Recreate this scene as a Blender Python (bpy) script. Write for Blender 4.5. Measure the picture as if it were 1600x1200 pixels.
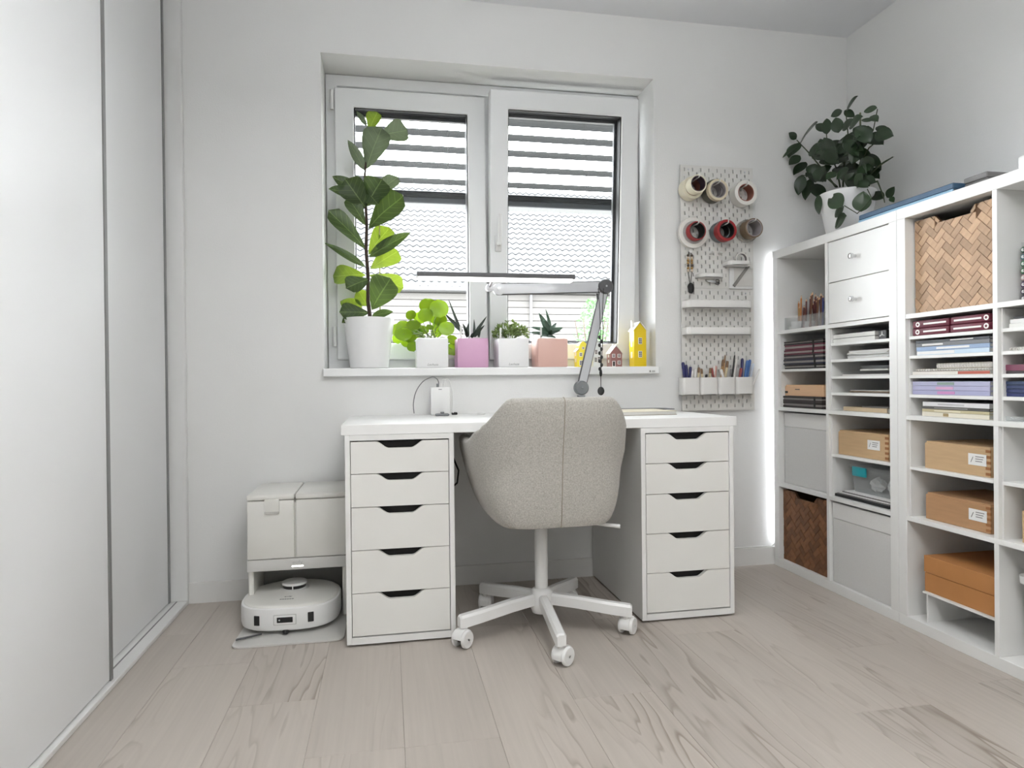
import bpy, bmesh, math, random
from mathutils import Vector, Matrix
random.seed(7)
sc = bpy.context.scene
for o in list(bpy.data.objects): bpy.data.objects.remove(o)
COL = sc.collection
PI = math.pi

# ------------------------------------------------------------------ camera
CAM = Vector((0.0, -2.8275, 0.8758)); YAW, PITCH, ROLL, FPX = 0.1880, -0.0054, -0.0103, 1030.28
CF = Vector((math.sin(YAW)*math.cos(PITCH), math.cos(YAW)*math.cos(PITCH), math.sin(PITCH)))
_r = Vector((math.cos(YAW), -math.sin(YAW), 0)); _u = _r.cross(CF)
CR = _r*math.cos(ROLL) + _u*math.sin(ROLL); CU = -_r*math.sin(ROLL) + _u*math.cos(ROLL)
cd = bpy.data.cameras.new('camera'); cam = bpy.data.objects.new('camera', cd); COL.objects.link(cam)
cd.sensor_width = 36; cd.lens = FPX/1600*36; cd.clip_start = 0.01; cd.clip_end = 200
cam.matrix_world = Matrix(((CR.x, CU.x, -CF.x, CAM.x), (CR.y, CU.y, -CF.y, CAM.y), (CR.z, CU.z, -CF.z, CAM.z), (0, 0, 0, 1)))
sc.camera = cam
def un(u, v, ax, val):
    """point on the plane ax=val that lies in the direction of photo pixel u,v"""
    d = CF + CR*((u-800)/FPX) + CU*((600-v)/FPX)
    i = 'xyz'.index(ax)
    return CAM + d*((val-CAM[i])/d[i])

# ------------------------------------------------------------------ world, exposure
w = bpy.data.worlds.new('overcast_sky'); sc.world = w; w.use_nodes = True
bg = w.node_tree.nodes['Background']; bg.inputs[0].default_value = (0.93, 0.97, 1.0, 1); bg.inputs[1].default_value = 20.0
sc.view_settings.view_transform = 'Standard'; sc.view_settings.look = 'None'
sc.view_settings.gamma = 1; sc.view_settings.use_curve_mapping = False
sc.view_settings.exposure = 0.0
FILL_LAMP = 9.3      # emission of the two unseen lamps added as room fill

# ------------------------------------------------------------------ helpers
def S(r, g, b):
    f = lambda c: (c/255/12.92) if c/255 <= .04045 else ((c/255+.055)/1.055)**2.4
    return (f(r), f(g), f(b), 1)
MATS = {}
def mat(name, col, rough=.5, metal=0, noise=0.0, scale=30, bump=0.0, bscale=None, spec=.5, coat=0, stretch=None,
        emit=None, estr=0, rnd=0.0, transl=0.0, col2=None, sheen=0):
    if name in MATS: return MATS[name]
    m = bpy.data.materials.new(name); m.use_nodes = True; MATS[name] = m
    nt = m.node_tree; N = nt.nodes; L = nt.links; b = N['Principled BSDF']
    b.inputs['Roughness'].default_value = rough; b.inputs['Metallic'].default_value = metal
    b.inputs['Specular IOR Level'].default_value = spec; b.inputs['Coat Weight'].default_value = coat
    b.inputs['Coat Roughness'].default_value = .15
    if sheen: b.inputs['Sheen Weight'].default_value = sheen
    tc = N.new('ShaderNodeTexCoord'); mp = N.new('ShaderNodeMapping'); L.new(tc.outputs['Object'], mp.inputs[0])
    if stretch: mp.inputs['Scale'].default_value = stretch
    nz = N.new('ShaderNodeTexNoise'); nz.inputs['Scale'].default_value = scale; nz.inputs['Detail'].default_value = 4
    L.new(mp.outputs[0], nz.inputs['Vector'])
    mx = N.new('ShaderNodeMix'); mx.data_type = 'RGBA'
    c2 = col2 or tuple(max(0, c*(1-noise)) for c in col[:3])+(1,)
    c1 = col if col2 else tuple(min(1, c*(1+noise)) for c in col[:3])+(1,)
    mx.inputs['A'].default_value = c1; mx.inputs['B'].default_value = c2
    L.new(nz.outputs['Fac'], mx.inputs['Factor']); out = mx.outputs['Result']
    if rnd:
        oi = N.new('ShaderNodeObjectInfo'); hs = N.new('ShaderNodeHueSaturation')
        mr = N.new('ShaderNodeMapRange'); mr.inputs['To Min'].default_value = 1-rnd; mr.inputs['To Max'].default_value = 1+rnd
        L.new(oi.outputs['Random'], mr.inputs['Value']); L.new(mr.outputs[0], hs.inputs['Value']); L.new(out, hs.inputs['Color']); out = hs.outputs['Color']
    L.new(out, b.inputs['Base Color'])
    if bump:
        n2 = N.new('ShaderNodeTexNoise'); n2.inputs['Scale'].default_value = bscale or scale; n2.inputs['Detail'].default_value = 3
        L.new(mp.outputs[0], n2.inputs['Vector'])
        bp = N.new('ShaderNodeBump'); bp.inputs['Strength'].default_value = bump; bp.inputs['Distance'].default_value = .002
        L.new(n2.outputs['Fac'], bp.inputs['Height']); L.new(bp.outputs[0], b.inputs['Normal'])
    if emit:
        b.inputs['Emission Color'].default_value = emit; b.inputs['Emission Strength'].default_value = estr
    if transl:
        tr = N.new('ShaderNodeBsdfTranslucent'); ms = N.new('ShaderNodeMixShader'); ms.inputs[0].default_value = transl
        hs2 = N.new('ShaderNodeHueSaturation'); hs2.inputs['Value'].default_value = 1.9; hs2.inputs['Saturation'].default_value = 1.1; hs2.inputs['Hue'].default_value = .48
        L.new(out, hs2.inputs['Color']); L.new(hs2.outputs[0], tr.inputs['Color'])
        L.new(b.outputs[0], ms.inputs[1]); L.new(tr.outputs[0], ms.inputs[2]); L.new(ms.outputs[0], N['Material Output'].inputs['Surface'])
    return m

def clear_mat(name, tint=(1, 1, 1, 1), refl=.08, rough=.02, opac=0.0, base=(1, 1, 1, 1)):
    """thin clear sheet: transparent, with a weak mirror layer and optional milky layer"""
    if name in MATS: return MATS[name]
    m = bpy.data.materials.new(name); m.use_nodes = True; MATS[name] = m
    N = m.node_tree.nodes; L = m.node_tree.links; N.remove(N['Principled BSDF'])
    t = N.new('ShaderNodeBsdfTransparent'); t.inputs[0].default_value = tint
    g = N.new('ShaderNodeBsdfGlossy'); g.inputs['Roughness'].default_value = rough
    fr = N.new('ShaderNodeFresnel'); fr.inputs[0].default_value = 1.25
    ad = N.new('ShaderNodeMath'); ad.operation = 'MULTIPLY'; ad.inputs[1].default_value = refl*12; ad.use_clamp = True
    L.new(fr.outputs[0], ad.inputs[0])
    ms = N.new('ShaderNodeMixShader'); L.new(ad.outputs[0], ms.inputs[0]); L.new(t.outputs[0], ms.inputs[1]); L.new(g.outputs[0], ms.inputs[2])
    d = N.new('ShaderNodeBsdfDiffuse'); d.inputs[0].default_value = base
    m2 = N.new('ShaderNodeMixShader'); m2.inputs[0].default_value = opac
    L.new(ms.outputs[0], m2.inputs[1]); L.new(d.outputs[0], m2.inputs[2]); L.new(m2.outputs[0], N['Material Output'].inputs['Surface'])
    return m

# --- bmesh shape builders
def B(): return bmesh.new()
def box(bm, a, b, bev=0.0, seg=1):
    x0, x1 = sorted((a[0], b[0])); y0, y1 = sorted((a[1], b[1])); z0, z1 = sorted((a[2], b[2]))
    r = bmesh.ops.create_cube(bm, size=1)
    for v in r['verts']:
        v.co = Vector(((x0+x1)/2+v.co.x*(x1-x0), (y0+y1)/2+v.co.y*(y1-y0), (z0+z1)/2+v.co.z*(z1-z0)))
    if bev:
        es = list({e for v in r['verts'] for e in v.link_edges})
        bmesh.ops.bevel(bm, geom=es, offset=bev, segments=seg, affect='EDGES', profile=.5)
    return bm
def frame_from(d):
    d = d.normalized(); up = Vector((0, 0, 1)) if abs(d.z) < .95 else Vector((1, 0, 0))
    a = d.cross(up).normalized(); return a, d.cross(a).normalized()
def tube(bm, pts, r, n=8, cap=True):
    pts = [Vector(p) for p in pts]; rs = list(r) if isinstance(r, (list, tuple)) else [r]*len(pts); rs += [rs[-1]]*(len(pts)-len(rs)); rings = []
    a = None
    for i, p in enumerate(pts):
        d = (pts[min(i+1, len(pts)-1)] - pts[max(i-1, 0)])
        if d.length < 1e-9: d = Vector((0, 0, 1))
        d.normalize()
        if a is None: a, b = frame_from(d)
        else:
            a = (a - d*a.dot(d))
            if a.length < 1e-6: a, b = frame_from(d)
            a.normalize(); b = d.cross(a)
        rings.append([bm.verts.new(p + (a*math.cos(2*PI*k/n) + b*math.sin(2*PI*k/n))*rs[i]) for k in range(n)])
    for i in range(len(rings)-1):
        for k in range(n):
            bm.faces.new((rings[i][k], rings[i][(k+1) % n], rings[i+1][(k+1) % n], rings[i+1][k]))
    if cap: bm.faces.new(rings[0][::-1]); bm.faces.new(rings[-1])
    return bm
def lathe(bm, prof, c=(0, 0, 0), axis='z', n=32, cap0=False, cap1=False):
    c = Vector(c); rings = []
    ax = Vector(axis) if not isinstance(axis, str) else {'x': Vector((1, 0, 0)), 'y': Vector((0, 1, 0)), 'z': Vector((0, 0, 1))}[axis]
    a, b = frame_from(ax)
    for r, h in prof:
        rings.append([bm.verts.new(c + ax*h + (a*math.cos(2*PI*k/n) + b*math.sin(2*PI*k/n))*max(r, 1e-4)) for k in range(n)])
    for i in range(len(rings)-1):
        for k in range(n):
            bm.faces.new((rings[i][k], rings[i+1][k], rings[i+1][(k+1) % n], rings[i][(k+1) % n]))
    if cap0: bm.faces.new(rings[0])
    if cap1: bm.faces.new(rings[-1][::-1])
    return bm
def prism(bm, poly, o, ex, ey, d, cap=True):
    """polygon of 2d points in the frame o,ex,ey, extruded by vector d"""
    o, ex, ey, d = Vector(o), Vector(ex), Vector(ey), Vector(d)
    a = [bm.verts.new(o+ex*p[0]+ey*p[1]) for p in poly]; b = [bm.verts.new(v.co+d) for v in a]
    n = len(poly)
    for i in range(n): bm.faces.new((a[i], a[(i+1) % n], b[(i+1) % n], b[i]))
    if cap: bm.faces.new(a[::-1]); bm.faces.new(b)
    return bm
def sphere(bm, c, r, seg=12, sx=1, sy=1, sz=1):
    q = bmesh.ops.create_uvsphere(bm, u_segments=seg, v_segments=max(6, seg//2+2), radius=r)
    for v in q['verts']: v.co = Vector((v.co.x*sx+c[0], v.co.y*sy+c[1], v.co.z*sz+c[2]))
    return bm
def xform(bm, M): bmesh.ops.transform(bm, matrix=M, verts=bm.verts); return bm

def obj(name, bm, m, parent=None, smooth=False, label=None, cat=None, group=None, kind=None, world=True, ang=40):
    """one mesh object; with world=True the verts are in world space and are moved into the parent's frame"""
    if parent is not None and world:
        T = Vector((0, 0, 0)); q = parent
        while q is not None: T += q.location; q = q.parent
        bmesh.ops.translate(bm, verts=bm.verts, vec=-T)
    bmesh.ops.recalc_face_normals(bm, faces=bm.faces)
    me = bpy.data.meshes.new(name); bm.to_mesh(me); bm.free()
    if isinstance(m, str): m = MATS[m]
    me.materials.append(m)
    if smooth:
        for p in me.polygons: p.use_smooth = True
        me.set_sharp_from_angle(angle=math.radians(ang))
    o = bpy.data.objects.new(name, me); COL.objects.link(o); o.parent = parent
    tag(o, label, cat, group, kind); return o
def tag(o, label=None, cat=None, group=None, kind=None):
    if label: o['label'] = label
    if cat: o['category'] = cat
    if group: o['group'] = group
    if kind: o['kind'] = kind
    return o
def single(name, bm, m, label, cat, group=None, smooth=False, kind=None, ang=40):
    """a thing that is one mesh: origin moved to its base centre"""
    xs = [v.co.x for v in bm.verts]; ys = [v.co.y for v in bm.verts]; zs = [v.co.z for v in bm.verts]
    c = Vector(((min(xs)+max(xs))/2, (min(ys)+max(ys))/2, min(zs)))
    bmesh.ops.translate(bm, verts=bm.verts, vec=-c)
    o = obj(name, bm, m, None, smooth, label, cat, group, kind, ang=ang); o.location = c; return o
def thing(name, loc, label, cat, group=None, rotz=0, kind=None):
    o = bpy.data.objects.new(name, None); COL.objects.link(o); o.location = loc; o.rotation_euler = (0, 0, rotz)
    o.empty_display_size = .02; tag(o, label, cat, group, kind); return o
def text_bm(s, size, shear=0.0, depth=.0004, align='CENTER'):
    cu = bpy.data.curves.new('lettering', 'FONT'); cu.body = s; cu.size = size; cu.shear = shear; cu.extrude = depth
    cu.align_x = align; cu.align_y = 'CENTER'; cu.resolution_u = 2
    to = bpy.data.objects.new('lettering', cu); COL.objects.link(to)
    me = bpy.data.meshes.new_from_object(to.evaluated_get(bpy.context.evaluated_depsgraph_get()))
    bm = B(); bm.from_mesh(me); bpy.data.objects.remove(to); bpy.data.curves.remove(cu); bpy.data.meshes.remove(me); return bm

# ------------------------------------------------------------------ materials
mat('wall_paint', (.78, .78, .77, 1), .9, noise=.012, scale=6, bump=.25, bscale=160)
mat('ceiling_paint', (.80, .81, .83, 1), .9, noise=.012, scale=5)
mat('baseboard_white', (.75, .745, .73, 1), .55, noise=.02, scale=10)
mat('furniture_white', (.80, .80, .785, 1), .38, noise=.012, scale=12)
mat('drawer_white', (.78, .775, .745, 1), .42, noise=.012, scale=12)
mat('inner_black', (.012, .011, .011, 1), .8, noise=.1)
mat('desk_white', (.84, .84, .83, 1), .32, noise=.01, scale=10)
mat('lacquer_white', (.79, .795, .80, 1), .46, noise=.012, scale=3, coat=.0, stretch=(1, 1, .2))
mat('profile_grey', (.24, .24, .24, 1), .4, metal=.2, noise=.05)
mat('profile_white', (.74, .74, .73, 1), .35, noise=.02)
mat('upvc_white', (.80, .81, .81, 1), .28, noise=.01, scale=10)
mat('frame_anthracite', (.028, .03, .034, 1), .5, noise=.08)
mat('rubber_black', (.01, .01, .01, 1), .6, noise=.1)
mat('slat_grey', (.052, .056, .060, 1), .8, spec=.15, metal=.0, noise=.06, scale=40)
mat('slat_dark', (.05, .057, .064, 1), .5, metal=.0, noise=.12, scale=60)
mat('sill_white', (.84, .845, .84, 1), .25, noise=.01)
mat('plastic_white', (.80, .80, .79, 1), .35, noise=.012)
mat('plastic_cream', (.76, .75, .71, 1), .35, noise=.012)
mat('plastic_grey', (.19, .20, .21, 1), .45, noise=.05)
mat('plastic_darkgrey', (.085, .085, .09, 1), .4, noise=.06)
mat('plastic_black', (.010, .010, .011, 1), .4, noise=.1)
mat('metal_silver', (.62, .63, .65, 1), .32, metal=.75, noise=.04)
mat('metal_chrome', (.75, .75, .76, 1), .18, metal=1, noise=.02)
mat('aluminium_white', (.55, .56, .58, 1), .35, metal=.3, noise=.02)
mat('led_white', (1, 1, 1, 1), .5, emit=(1, .98, .95, 1), estr=3.2)
mat('pot_white', (.80, .80, .80, 1), .38, noise=.012)
mat('pot_pink', S(204, 160, 190), .42, noise=.02)
mat('pot_salmon', S(210, 172, 160), .42, noise=.02)
mat('soil', (.03, .022, .016, 1), .95, noise=.4, scale=120, bump=.8)
mat('fig_stem', (.045, .028, .018, 1), .8, noise=.3, scale=90)
mat('stem_green', (.12, .17, .04, 1), .6, noise=.2)
mat('stem_dark', (.035, .05, .02, 1), .7, noise=.2)
mat('stake_bamboo', (.55, .50, .24, 1), .6, noise=.1)
mat('pilea_leaf', (.11, .20, .014, 1), .35, noise=.25, scale=14, rnd=.45, transl=.22)
mat('gasteria_leaf', (.045, .065, .05, 1), .4, noise=.3, scale=120, rnd=.2)
mat('jade_leaf', (.13, .19, .055, 1), .4, noise=.3, scale=40, transl=.15)
mat('agave_leaf', (.05, .085, .06, 1), .45, noise=.25, scale=60, rnd=.15, transl=.08)
mat('ficus_leaf', (.020, .042, .017, 1), .32, noise=.25, scale=25, rnd=.35, transl=.08)
mat('house_yellow', S(226, 196, 20), .3, noise=.03)
mat('house_yellow_pale', S(240, 222, 70), .3, noise=.03)
mat('house_white', (.78, .80, .79, 1), .3, noise=.02)
mat('house_mauve', S(150, 104, 100), .35, noise=.05)
mat('house_trim', (.84, .82, .78, 1), .35, noise=.02)
mat('house_hole', (.03, .022, .02, 1), .6, noise=.1)
mat('pegboard_white', (.70, .69, .66, 1), .5, noise=.015)
mat('pegboard_accessory', (.80, .79, .77, 1), .4, noise=.012)
mat('paper_white', (.80, .80, .79, 1), .8, noise=.03, scale=60)
mat('paper_pages', (.66, .65, .62, 1), .9, noise=.18, scale=300, stretch=(.05, .05, 3))
mat('wood_box', S(196, 165, 126), .55, noise=.14, scale=9, stretch=(1, 1, 9), rnd=.06)
mat('wood_box_tan', S(176, 136, 98), .55, noise=.14, scale=9, stretch=(1, 1, 9), rnd=.06)
mat('wood_pale', S(226, 186, 148), .55, noise=.08, scale=9, stretch=(1, 1, 9))
mat('wood_end', S(150, 100, 58), .6, noise=.1)
mat('card_orange', S(182, 126, 74), .6, noise=.05, scale=20)
mat('bamboo_chip', S(182, 151, 122), .6, noise=.2, scale=18, stretch=(1, 3, 3), rnd=.22)
mat('bamboo_chip_dark', S(120, 80, 50), .6, noise=.25, scale=18, stretch=(1, 3, 3), rnd=.28)
mat('bamboo_back', S(96, 68, 44), .8, noise=.1)
mat('fabric_box', (.68, .675, .665, 1), .9, noise=.05, scale=200, bump=.3, bscale=500)
mat('fabric_box_hem', (.76, .755, .74, 1), .9, noise=.05, scale=200, bump=.3, bscale=500)
mat('fabric_chair', S(128, 124, 116), .95, noise=0, scale=240, col2=S(208, 205, 198), bump=.5, bscale=420, sheen=.2)
mat('fabric_chair_seam', S(150, 143, 130), .95, noise=.05, scale=200)
mat('portfolio_blue', S(52, 84, 112), .5, noise=.06)
mat('portfolio_edge', S(128, 168, 196), .4, noise=.05)
mat('case_grey', S(120, 118, 118), .6, noise=.04)
mat('print_grey', (.25, .25, .25, 1), .6, noise=.05)
mat('print_dark', (.06, .06, .06, 1), .6, noise=.05)
mat('teal_plastic', S(40, 160, 172), .35, noise=.03)
mat('cord_black', (.012, .012, .012, 1), .6, noise=.1)
mat('cord_grey', (.16, .16, .165, 1), .5, noise=.05)
clear_mat('window_glass', refl=.05)
clear_mat('clear_plastic', tint=(.985, .99, .99, 1), refl=.03, opac=.07, base=(.85, .87, .88, 1))
clear_mat('milky_plastic', tint=(.97, .985, .99, 1), refl=.03, opac=.20, base=(.92, .95, .96, 1))

def colmat(r, g, b, rough=.5, noise=.05):
    return mat('colour_%d_%d_%d' % (r, g, b), S(r, g, b), rough, noise=noise, scale=40)

# floor boards: grey-beige wood with long cathedral grain, different on each board
def floor_material():
    m = bpy.data.materials.new('floor_board_wood'); m.use_nodes = True; MATS['floor_board_wood'] = m
    nt = m.node_tree; N = nt.nodes; L = nt.links; b = N['Principled BSDF']
    tc = N.new('ShaderNodeTexCoord'); oi = N.new('ShaderNodeObjectInfo')
    off = N.new('ShaderNodeVectorMath'); off.operation = 'SCALE'; off.inputs['Scale'].default_value = 37
    cmb = N.new('ShaderNodeCombineXYZ')
    for i in range(3): L.new(oi.outputs['Random'], cmb.inputs[i])
    L.new(cmb.outputs[0], off.inputs[0])
    add = N.new('ShaderNodeVectorMath'); L.new(tc.outputs['Object'], add.inputs[0]); L.new(off.outputs[0], add.inputs[1])
    mp = N.new('ShaderNodeMapping'); mp.inputs['Scale'].default_value = (1, .11, 1); L.new(add.outputs[0], mp.inputs[0])
    n1 = N.new('ShaderNodeTexNoise'); n1.inputs['Scale'].default_value = 7; n1.inputs['Detail'].default_value = 3.2; n1.inputs['Roughness'].default_value = .45
    L.new(mp.outputs[0], n1.inputs['Vector'])
    # contour lines of the stretched noise make the cathedral grain
    mul = N.new('ShaderNodeMath'); mul.operation = 'MULTIPLY'; mul.inputs[1].default_value = 13; L.new(n1.outputs['Fac'], mul.inputs[0])
    fr = N.new('ShaderNodeMath'); fr.operation = 'FRACT'; L.new(mul.outputs[0], fr.inputs[0])
    rp = N.new('ShaderNodeValToRGB'); L.new(fr.outputs[0], rp.inputs[0])
    e = rp.color_ramp.elements; e[0].position = 0; e[0].color = (0, 0, 0, 1); e[1].position = 1; e[1].color = (0, 0, 0, 1)
    k = e.new(.10); k.color = (1, 1, 1, 1); k = e.new(.32); k.color = (.25, .25, .25, 1)
    n3 = N.new('ShaderNodeTexNoise'); n3.inputs['Scale'].default_value = 3.2; n3.inputs['Detail'].default_value = 2; L.new(mp.outputs[0], n3.inputs['Vector'])
    msk = N.new('ShaderNodeMapRange'); msk.inputs['From Min'].default_value = .44; msk.inputs['From Max'].default_value = .66; L.new(n3.outputs['Fac'], msk.inputs['Value'])
    gm = N.new('ShaderNodeMath'); gm.operation = 'MULTIPLY'; L.new(rp.outputs[0], gm.inputs[0]); L.new(msk.outputs[0], gm.inputs[1])
    mp2 = N.new('ShaderNodeMapping'); mp2.inputs['Scale'].default_value = (1, .03, 1); L.new(add.outputs[0], mp2.inputs[0])
    n2 = N.new('ShaderNodeTexNoise'); n2.inputs['Scale'].default_value = 90; n2.inputs['Detail'].default_value = 5; L.new(mp2.outputs[0], n2.inputs['Vector'])
    n4 = N.new('ShaderNodeTexNoise'); n4.inputs['Scale'].default_value = 4; n4.inputs['Detail'].default_value = 3; L.new(mp.outputs[0], n4.inputs['Vector'])
    c0 = N.new('ShaderNodeMix'); c0.data_type = 'RGBA'; c0.inputs['A'].default_value = S(193, 185, 177); c0.inputs['B'].default_value = S(176, 168, 160); L.new(n4.outputs['Fac'], c0.inputs['Factor'])
    c1 = N.new('ShaderNodeMix'); c1.data_type = 'RGBA'; c1.blend_type = 'MULTIPLY'; L.new(c0.outputs['Result'], c1.inputs['A'])
    mr = N.new('ShaderNodeMapRange'); mr.inputs['From Min'].default_value = .3; mr.inputs['From Max'].default_value = .7; mr.inputs['To Min'].default_value = .95; mr.inputs['To Max'].default_value = 1.03
    L.new(n2.outputs['Fac'], mr.inputs['Value']); L.new(mr.outputs[0], c1.inputs['B']); c1.inputs['Factor'].default_value = 1
    c2 = N.new('ShaderNodeMix'); c2.data_type = 'RGBA'; L.new(c1.outputs['Result'], c2.inputs['A']); c2.inputs['B'].default_value = S(132, 120, 108)
    gs = N.new('ShaderNodeMath'); gs.operation = 'MULTIPLY'; gs.inputs[1].default_value = .85; L.new(gm.outputs[0], gs.inputs[0]); L.new(gs.outputs[0], c2.inputs['Factor'])
    hs = N.new('ShaderNodeHueSaturation'); mv = N.new('ShaderNodeMapRange'); mv.inputs['To Min'].default_value = .96; mv.inputs['To Max'].default_value = 1.04
    L.new(oi.outputs['Random'], mv.inputs['Value']); L.new(mv.outputs[0], hs.inputs['Value']); L.new(c2.outputs['Result'], hs.inputs['Color'])
    L.new(hs.outputs[0], b.inputs['Base Color'])
    b.inputs['Roughness'].default_value = .5; b.inputs['Specular IOR Level'].default_value = .35
    bp = N.new('ShaderNodeBump'); bp.inputs['Strength'].default_value = .08; bp.inputs['Distance'].default_value = .002
    L.new(n2.outputs['Fac'], bp.inputs['Height']); L.new(bp.outputs[0], b.inputs['Normal'])
floor_material()
mat('floor_joint', S(136, 126, 116), .9, noise=.1)

# fiddle-leaf: green with pale veins in the leaf's own frame, translucent
def fig_leaf_material(name, c, cv, trans, tv):
    m = bpy.data.materials.new(name); m.use_nodes = True; MATS[name] = m
    N = m.node_tree.nodes; L = m.node_tree.links; b = N['Principled BSDF']; b.inputs['Roughness'].default_value = .38
    tc = N.new('ShaderNodeTexCoord'); sp = N.new('ShaderNodeSeparateXYZ'); L.new(tc.outputs['Generated'], sp.inputs[0])
    def M(op, a, bb=None, clamp=False):
        n = N.new('ShaderNodeMath'); n.operation = op; n.use_clamp = clamp
        for i, q in enumerate((a, bb)):
            if q is None: continue
            if isinstance(q, (int, float)): n.inputs[i].default_value = q
            else: L.new(q, n.inputs[i])
        return n.outputs[0]
    ax = M('ABSOLUTE', M('SUBTRACT', sp.outputs[0], .5))
    mid = M('LESS_THAN', ax, .018)
    side = M('LESS_THAN', M('FRACT', M('MULTIPLY', M('SUBTRACT', sp.outputs[1], M('MULTIPLY', ax, .55)), 6.5)), .09)
    v = M('MAXIMUM', mid, M('MULTIPLY', side, .55))
    nz = N.new('ShaderNodeTexNoise'); nz.inputs['Scale'].default_value = 22; L.new(tc.outputs['Object'], nz.inputs['Vector'])
    c0 = N.new('ShaderNodeMix'); c0.data_type = 'RGBA'; c0.inputs['A'].default_value = c; c0.inputs['B'].default_value = tuple(q*.7 for q in c[:3])+(1,); L.new(nz.outputs['Fac'], c0.inputs['Factor'])
    c1 = N.new('ShaderNodeMix'); c1.data_type = 'RGBA'; L.new(v, c1.inputs['Factor']); L.new(c0.outputs['Result'], c1.inputs['A']); c1.inputs['B'].default_value = cv
    L.new(c1.outputs['Result'], b.inputs['Base Color'])
    tr = N.new('ShaderNodeBsdfTranslucent'); tr.inputs[0].default_value = tv
    ms = N.new('ShaderNodeMixShader'); ms.inputs[0].default_value = trans
    L.new(b.outputs[0], ms.inputs[1]); L.new(tr.outputs[0], ms.inputs[2]); L.new(ms.outputs[0], N['Material Output'].inputs['Surface'])
fig_leaf_material('fig_leaf_dark', (.040, .075, .020, 1), (.15, .22, .07, 1), .15, (.12, .19, .03, 1))
fig_leaf_material('fig_leaf_young', (.10, .18, .03, 1), (.22, .32, .09, 1), .40, (.19, .26, .02, 1))
fig_leaf_material('fig_leaf_grey', (.10, .135, .08, 1), (.16, .20, .11, 1), .22, (.14, .18, .09, 1))

# ================================================================== SETTING
WL, WR, WT, WB = -.2528, 1.2057, 2.2388, .9330      # window opening in the back wall
XL, XR, YF, ZC = -1.45, 2.1965, -4.1, 2.5106         # left wall, right wall, wall behind the camera, ceiling
RD = .30                                             # thickness of the outer wall
def struct(name, bm, m, parent=None, smooth=False):
    return obj(name, bm, m, parent, smooth, kind='structure')
bm = B()
box(bm, (XL-.1, 0, -.1), (WL, RD, ZC+.1)); box(bm, (WR, 0, -.1), (XR+.1, RD, ZC+.1))
box(bm, (WL, 0, WT), (WR, RD, ZC+.1)); box(bm, (WL, 0, -.1), (WR, RD, WB-.034))
struct('wall_back', bm, 'wall_paint')
struct('wall_right', box(B(), (XR, YF, -.1), (XR+.1, 0, ZC+.1)), 'wall_paint')
struct('wall_left', box(B(), (XL-.1, YF, -.1), (XL, 0, ZC+.1)), 'wall_paint')
struct('wall_front', box(B(), (XL-.1, YF-.1, -.1), (XR+.1, YF, ZC+.1)), 'wall_paint')
struct('ceiling', box(B(), (XL-.1, YF, ZC), (XR+.1, 0, ZC+.1)), 'ceiling_paint')
floor = struct('floor', box(B(), (XL, YF, -.1), (XR, 0, -.004)), 'floor_joint')
# boards, each its own child of the floor
PW = .2305; X0 = .0335
plank_mesh = {}
def plank(x0, x1, y0, y1):
    key = (round(x1-x0, 4), round(y1-y0, 4))
    if key not in plank_mesh:
        bm = B(); box(bm, (-(x1-x0)/2, -(y1-y0)/2, -.008), ((x1-x0)/2, (y1-y0)/2, 0))
        es = [e for e in bm.edges if all(v.co.z > -.001 for v in e.verts)]
        bmesh.ops.bevel(bm, geom=es, offset=.0008, segments=1, affect='EDGES')
        me = bpy.data.meshes.new('plank'); bm.to_mesh(me); bm.free(); me.materials.append(MATS['floor_board_wood']); plank_mesh[key] = me
    o = bpy.data.objects.new('plank', plank_mesh[key]); COL.objects.link(o); o.parent = floor
    o.location = ((x0+x1)/2, (y0+y1)/2, 0)
k = -7
while X0+k*PW < XR:
    a, b_ = max(XL, X0+k*PW), min(XR, X0+(k+1)*PW)
    if b_ > a+.01:
        joint = {0: -1.234, 2: -1.087, 1: -.50, 3: -1.9, 4: -.72, 5: -1.31}.get(k, -.35-.47*((k*5) % 4)/1.6)
        ys = [y for y in sorted(joint+1.38*q for q in range(-4, 5)) if YF < y < 0]
        ys = [YF]+ys+[0]
        for y0, y1 in zip(ys[:-1], ys[1:]): plank(a+.0002, b_-.0002, y0+.0002, y1-.0002)
    k += 1
# baseboards
BH, BT = .082, .012
def bboard(name, a, b):
    bm = B(); box(bm, a, b); bmesh.ops.bevel(bm, geom=[e for e in bm.edges if all(abs(v.co.z-BH) < 1e-5 for v in e.verts)], offset=.002, segments=1, affect='EDGES')
    struct(name, bm, 'baseboard_white')
bboard('baseboard_back', (-.782, -BT, 0), (XR, 0, BH))
bboard('baseboard_right', (XR-BT, YF, 0), (XR, -BT, BH))

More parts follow.
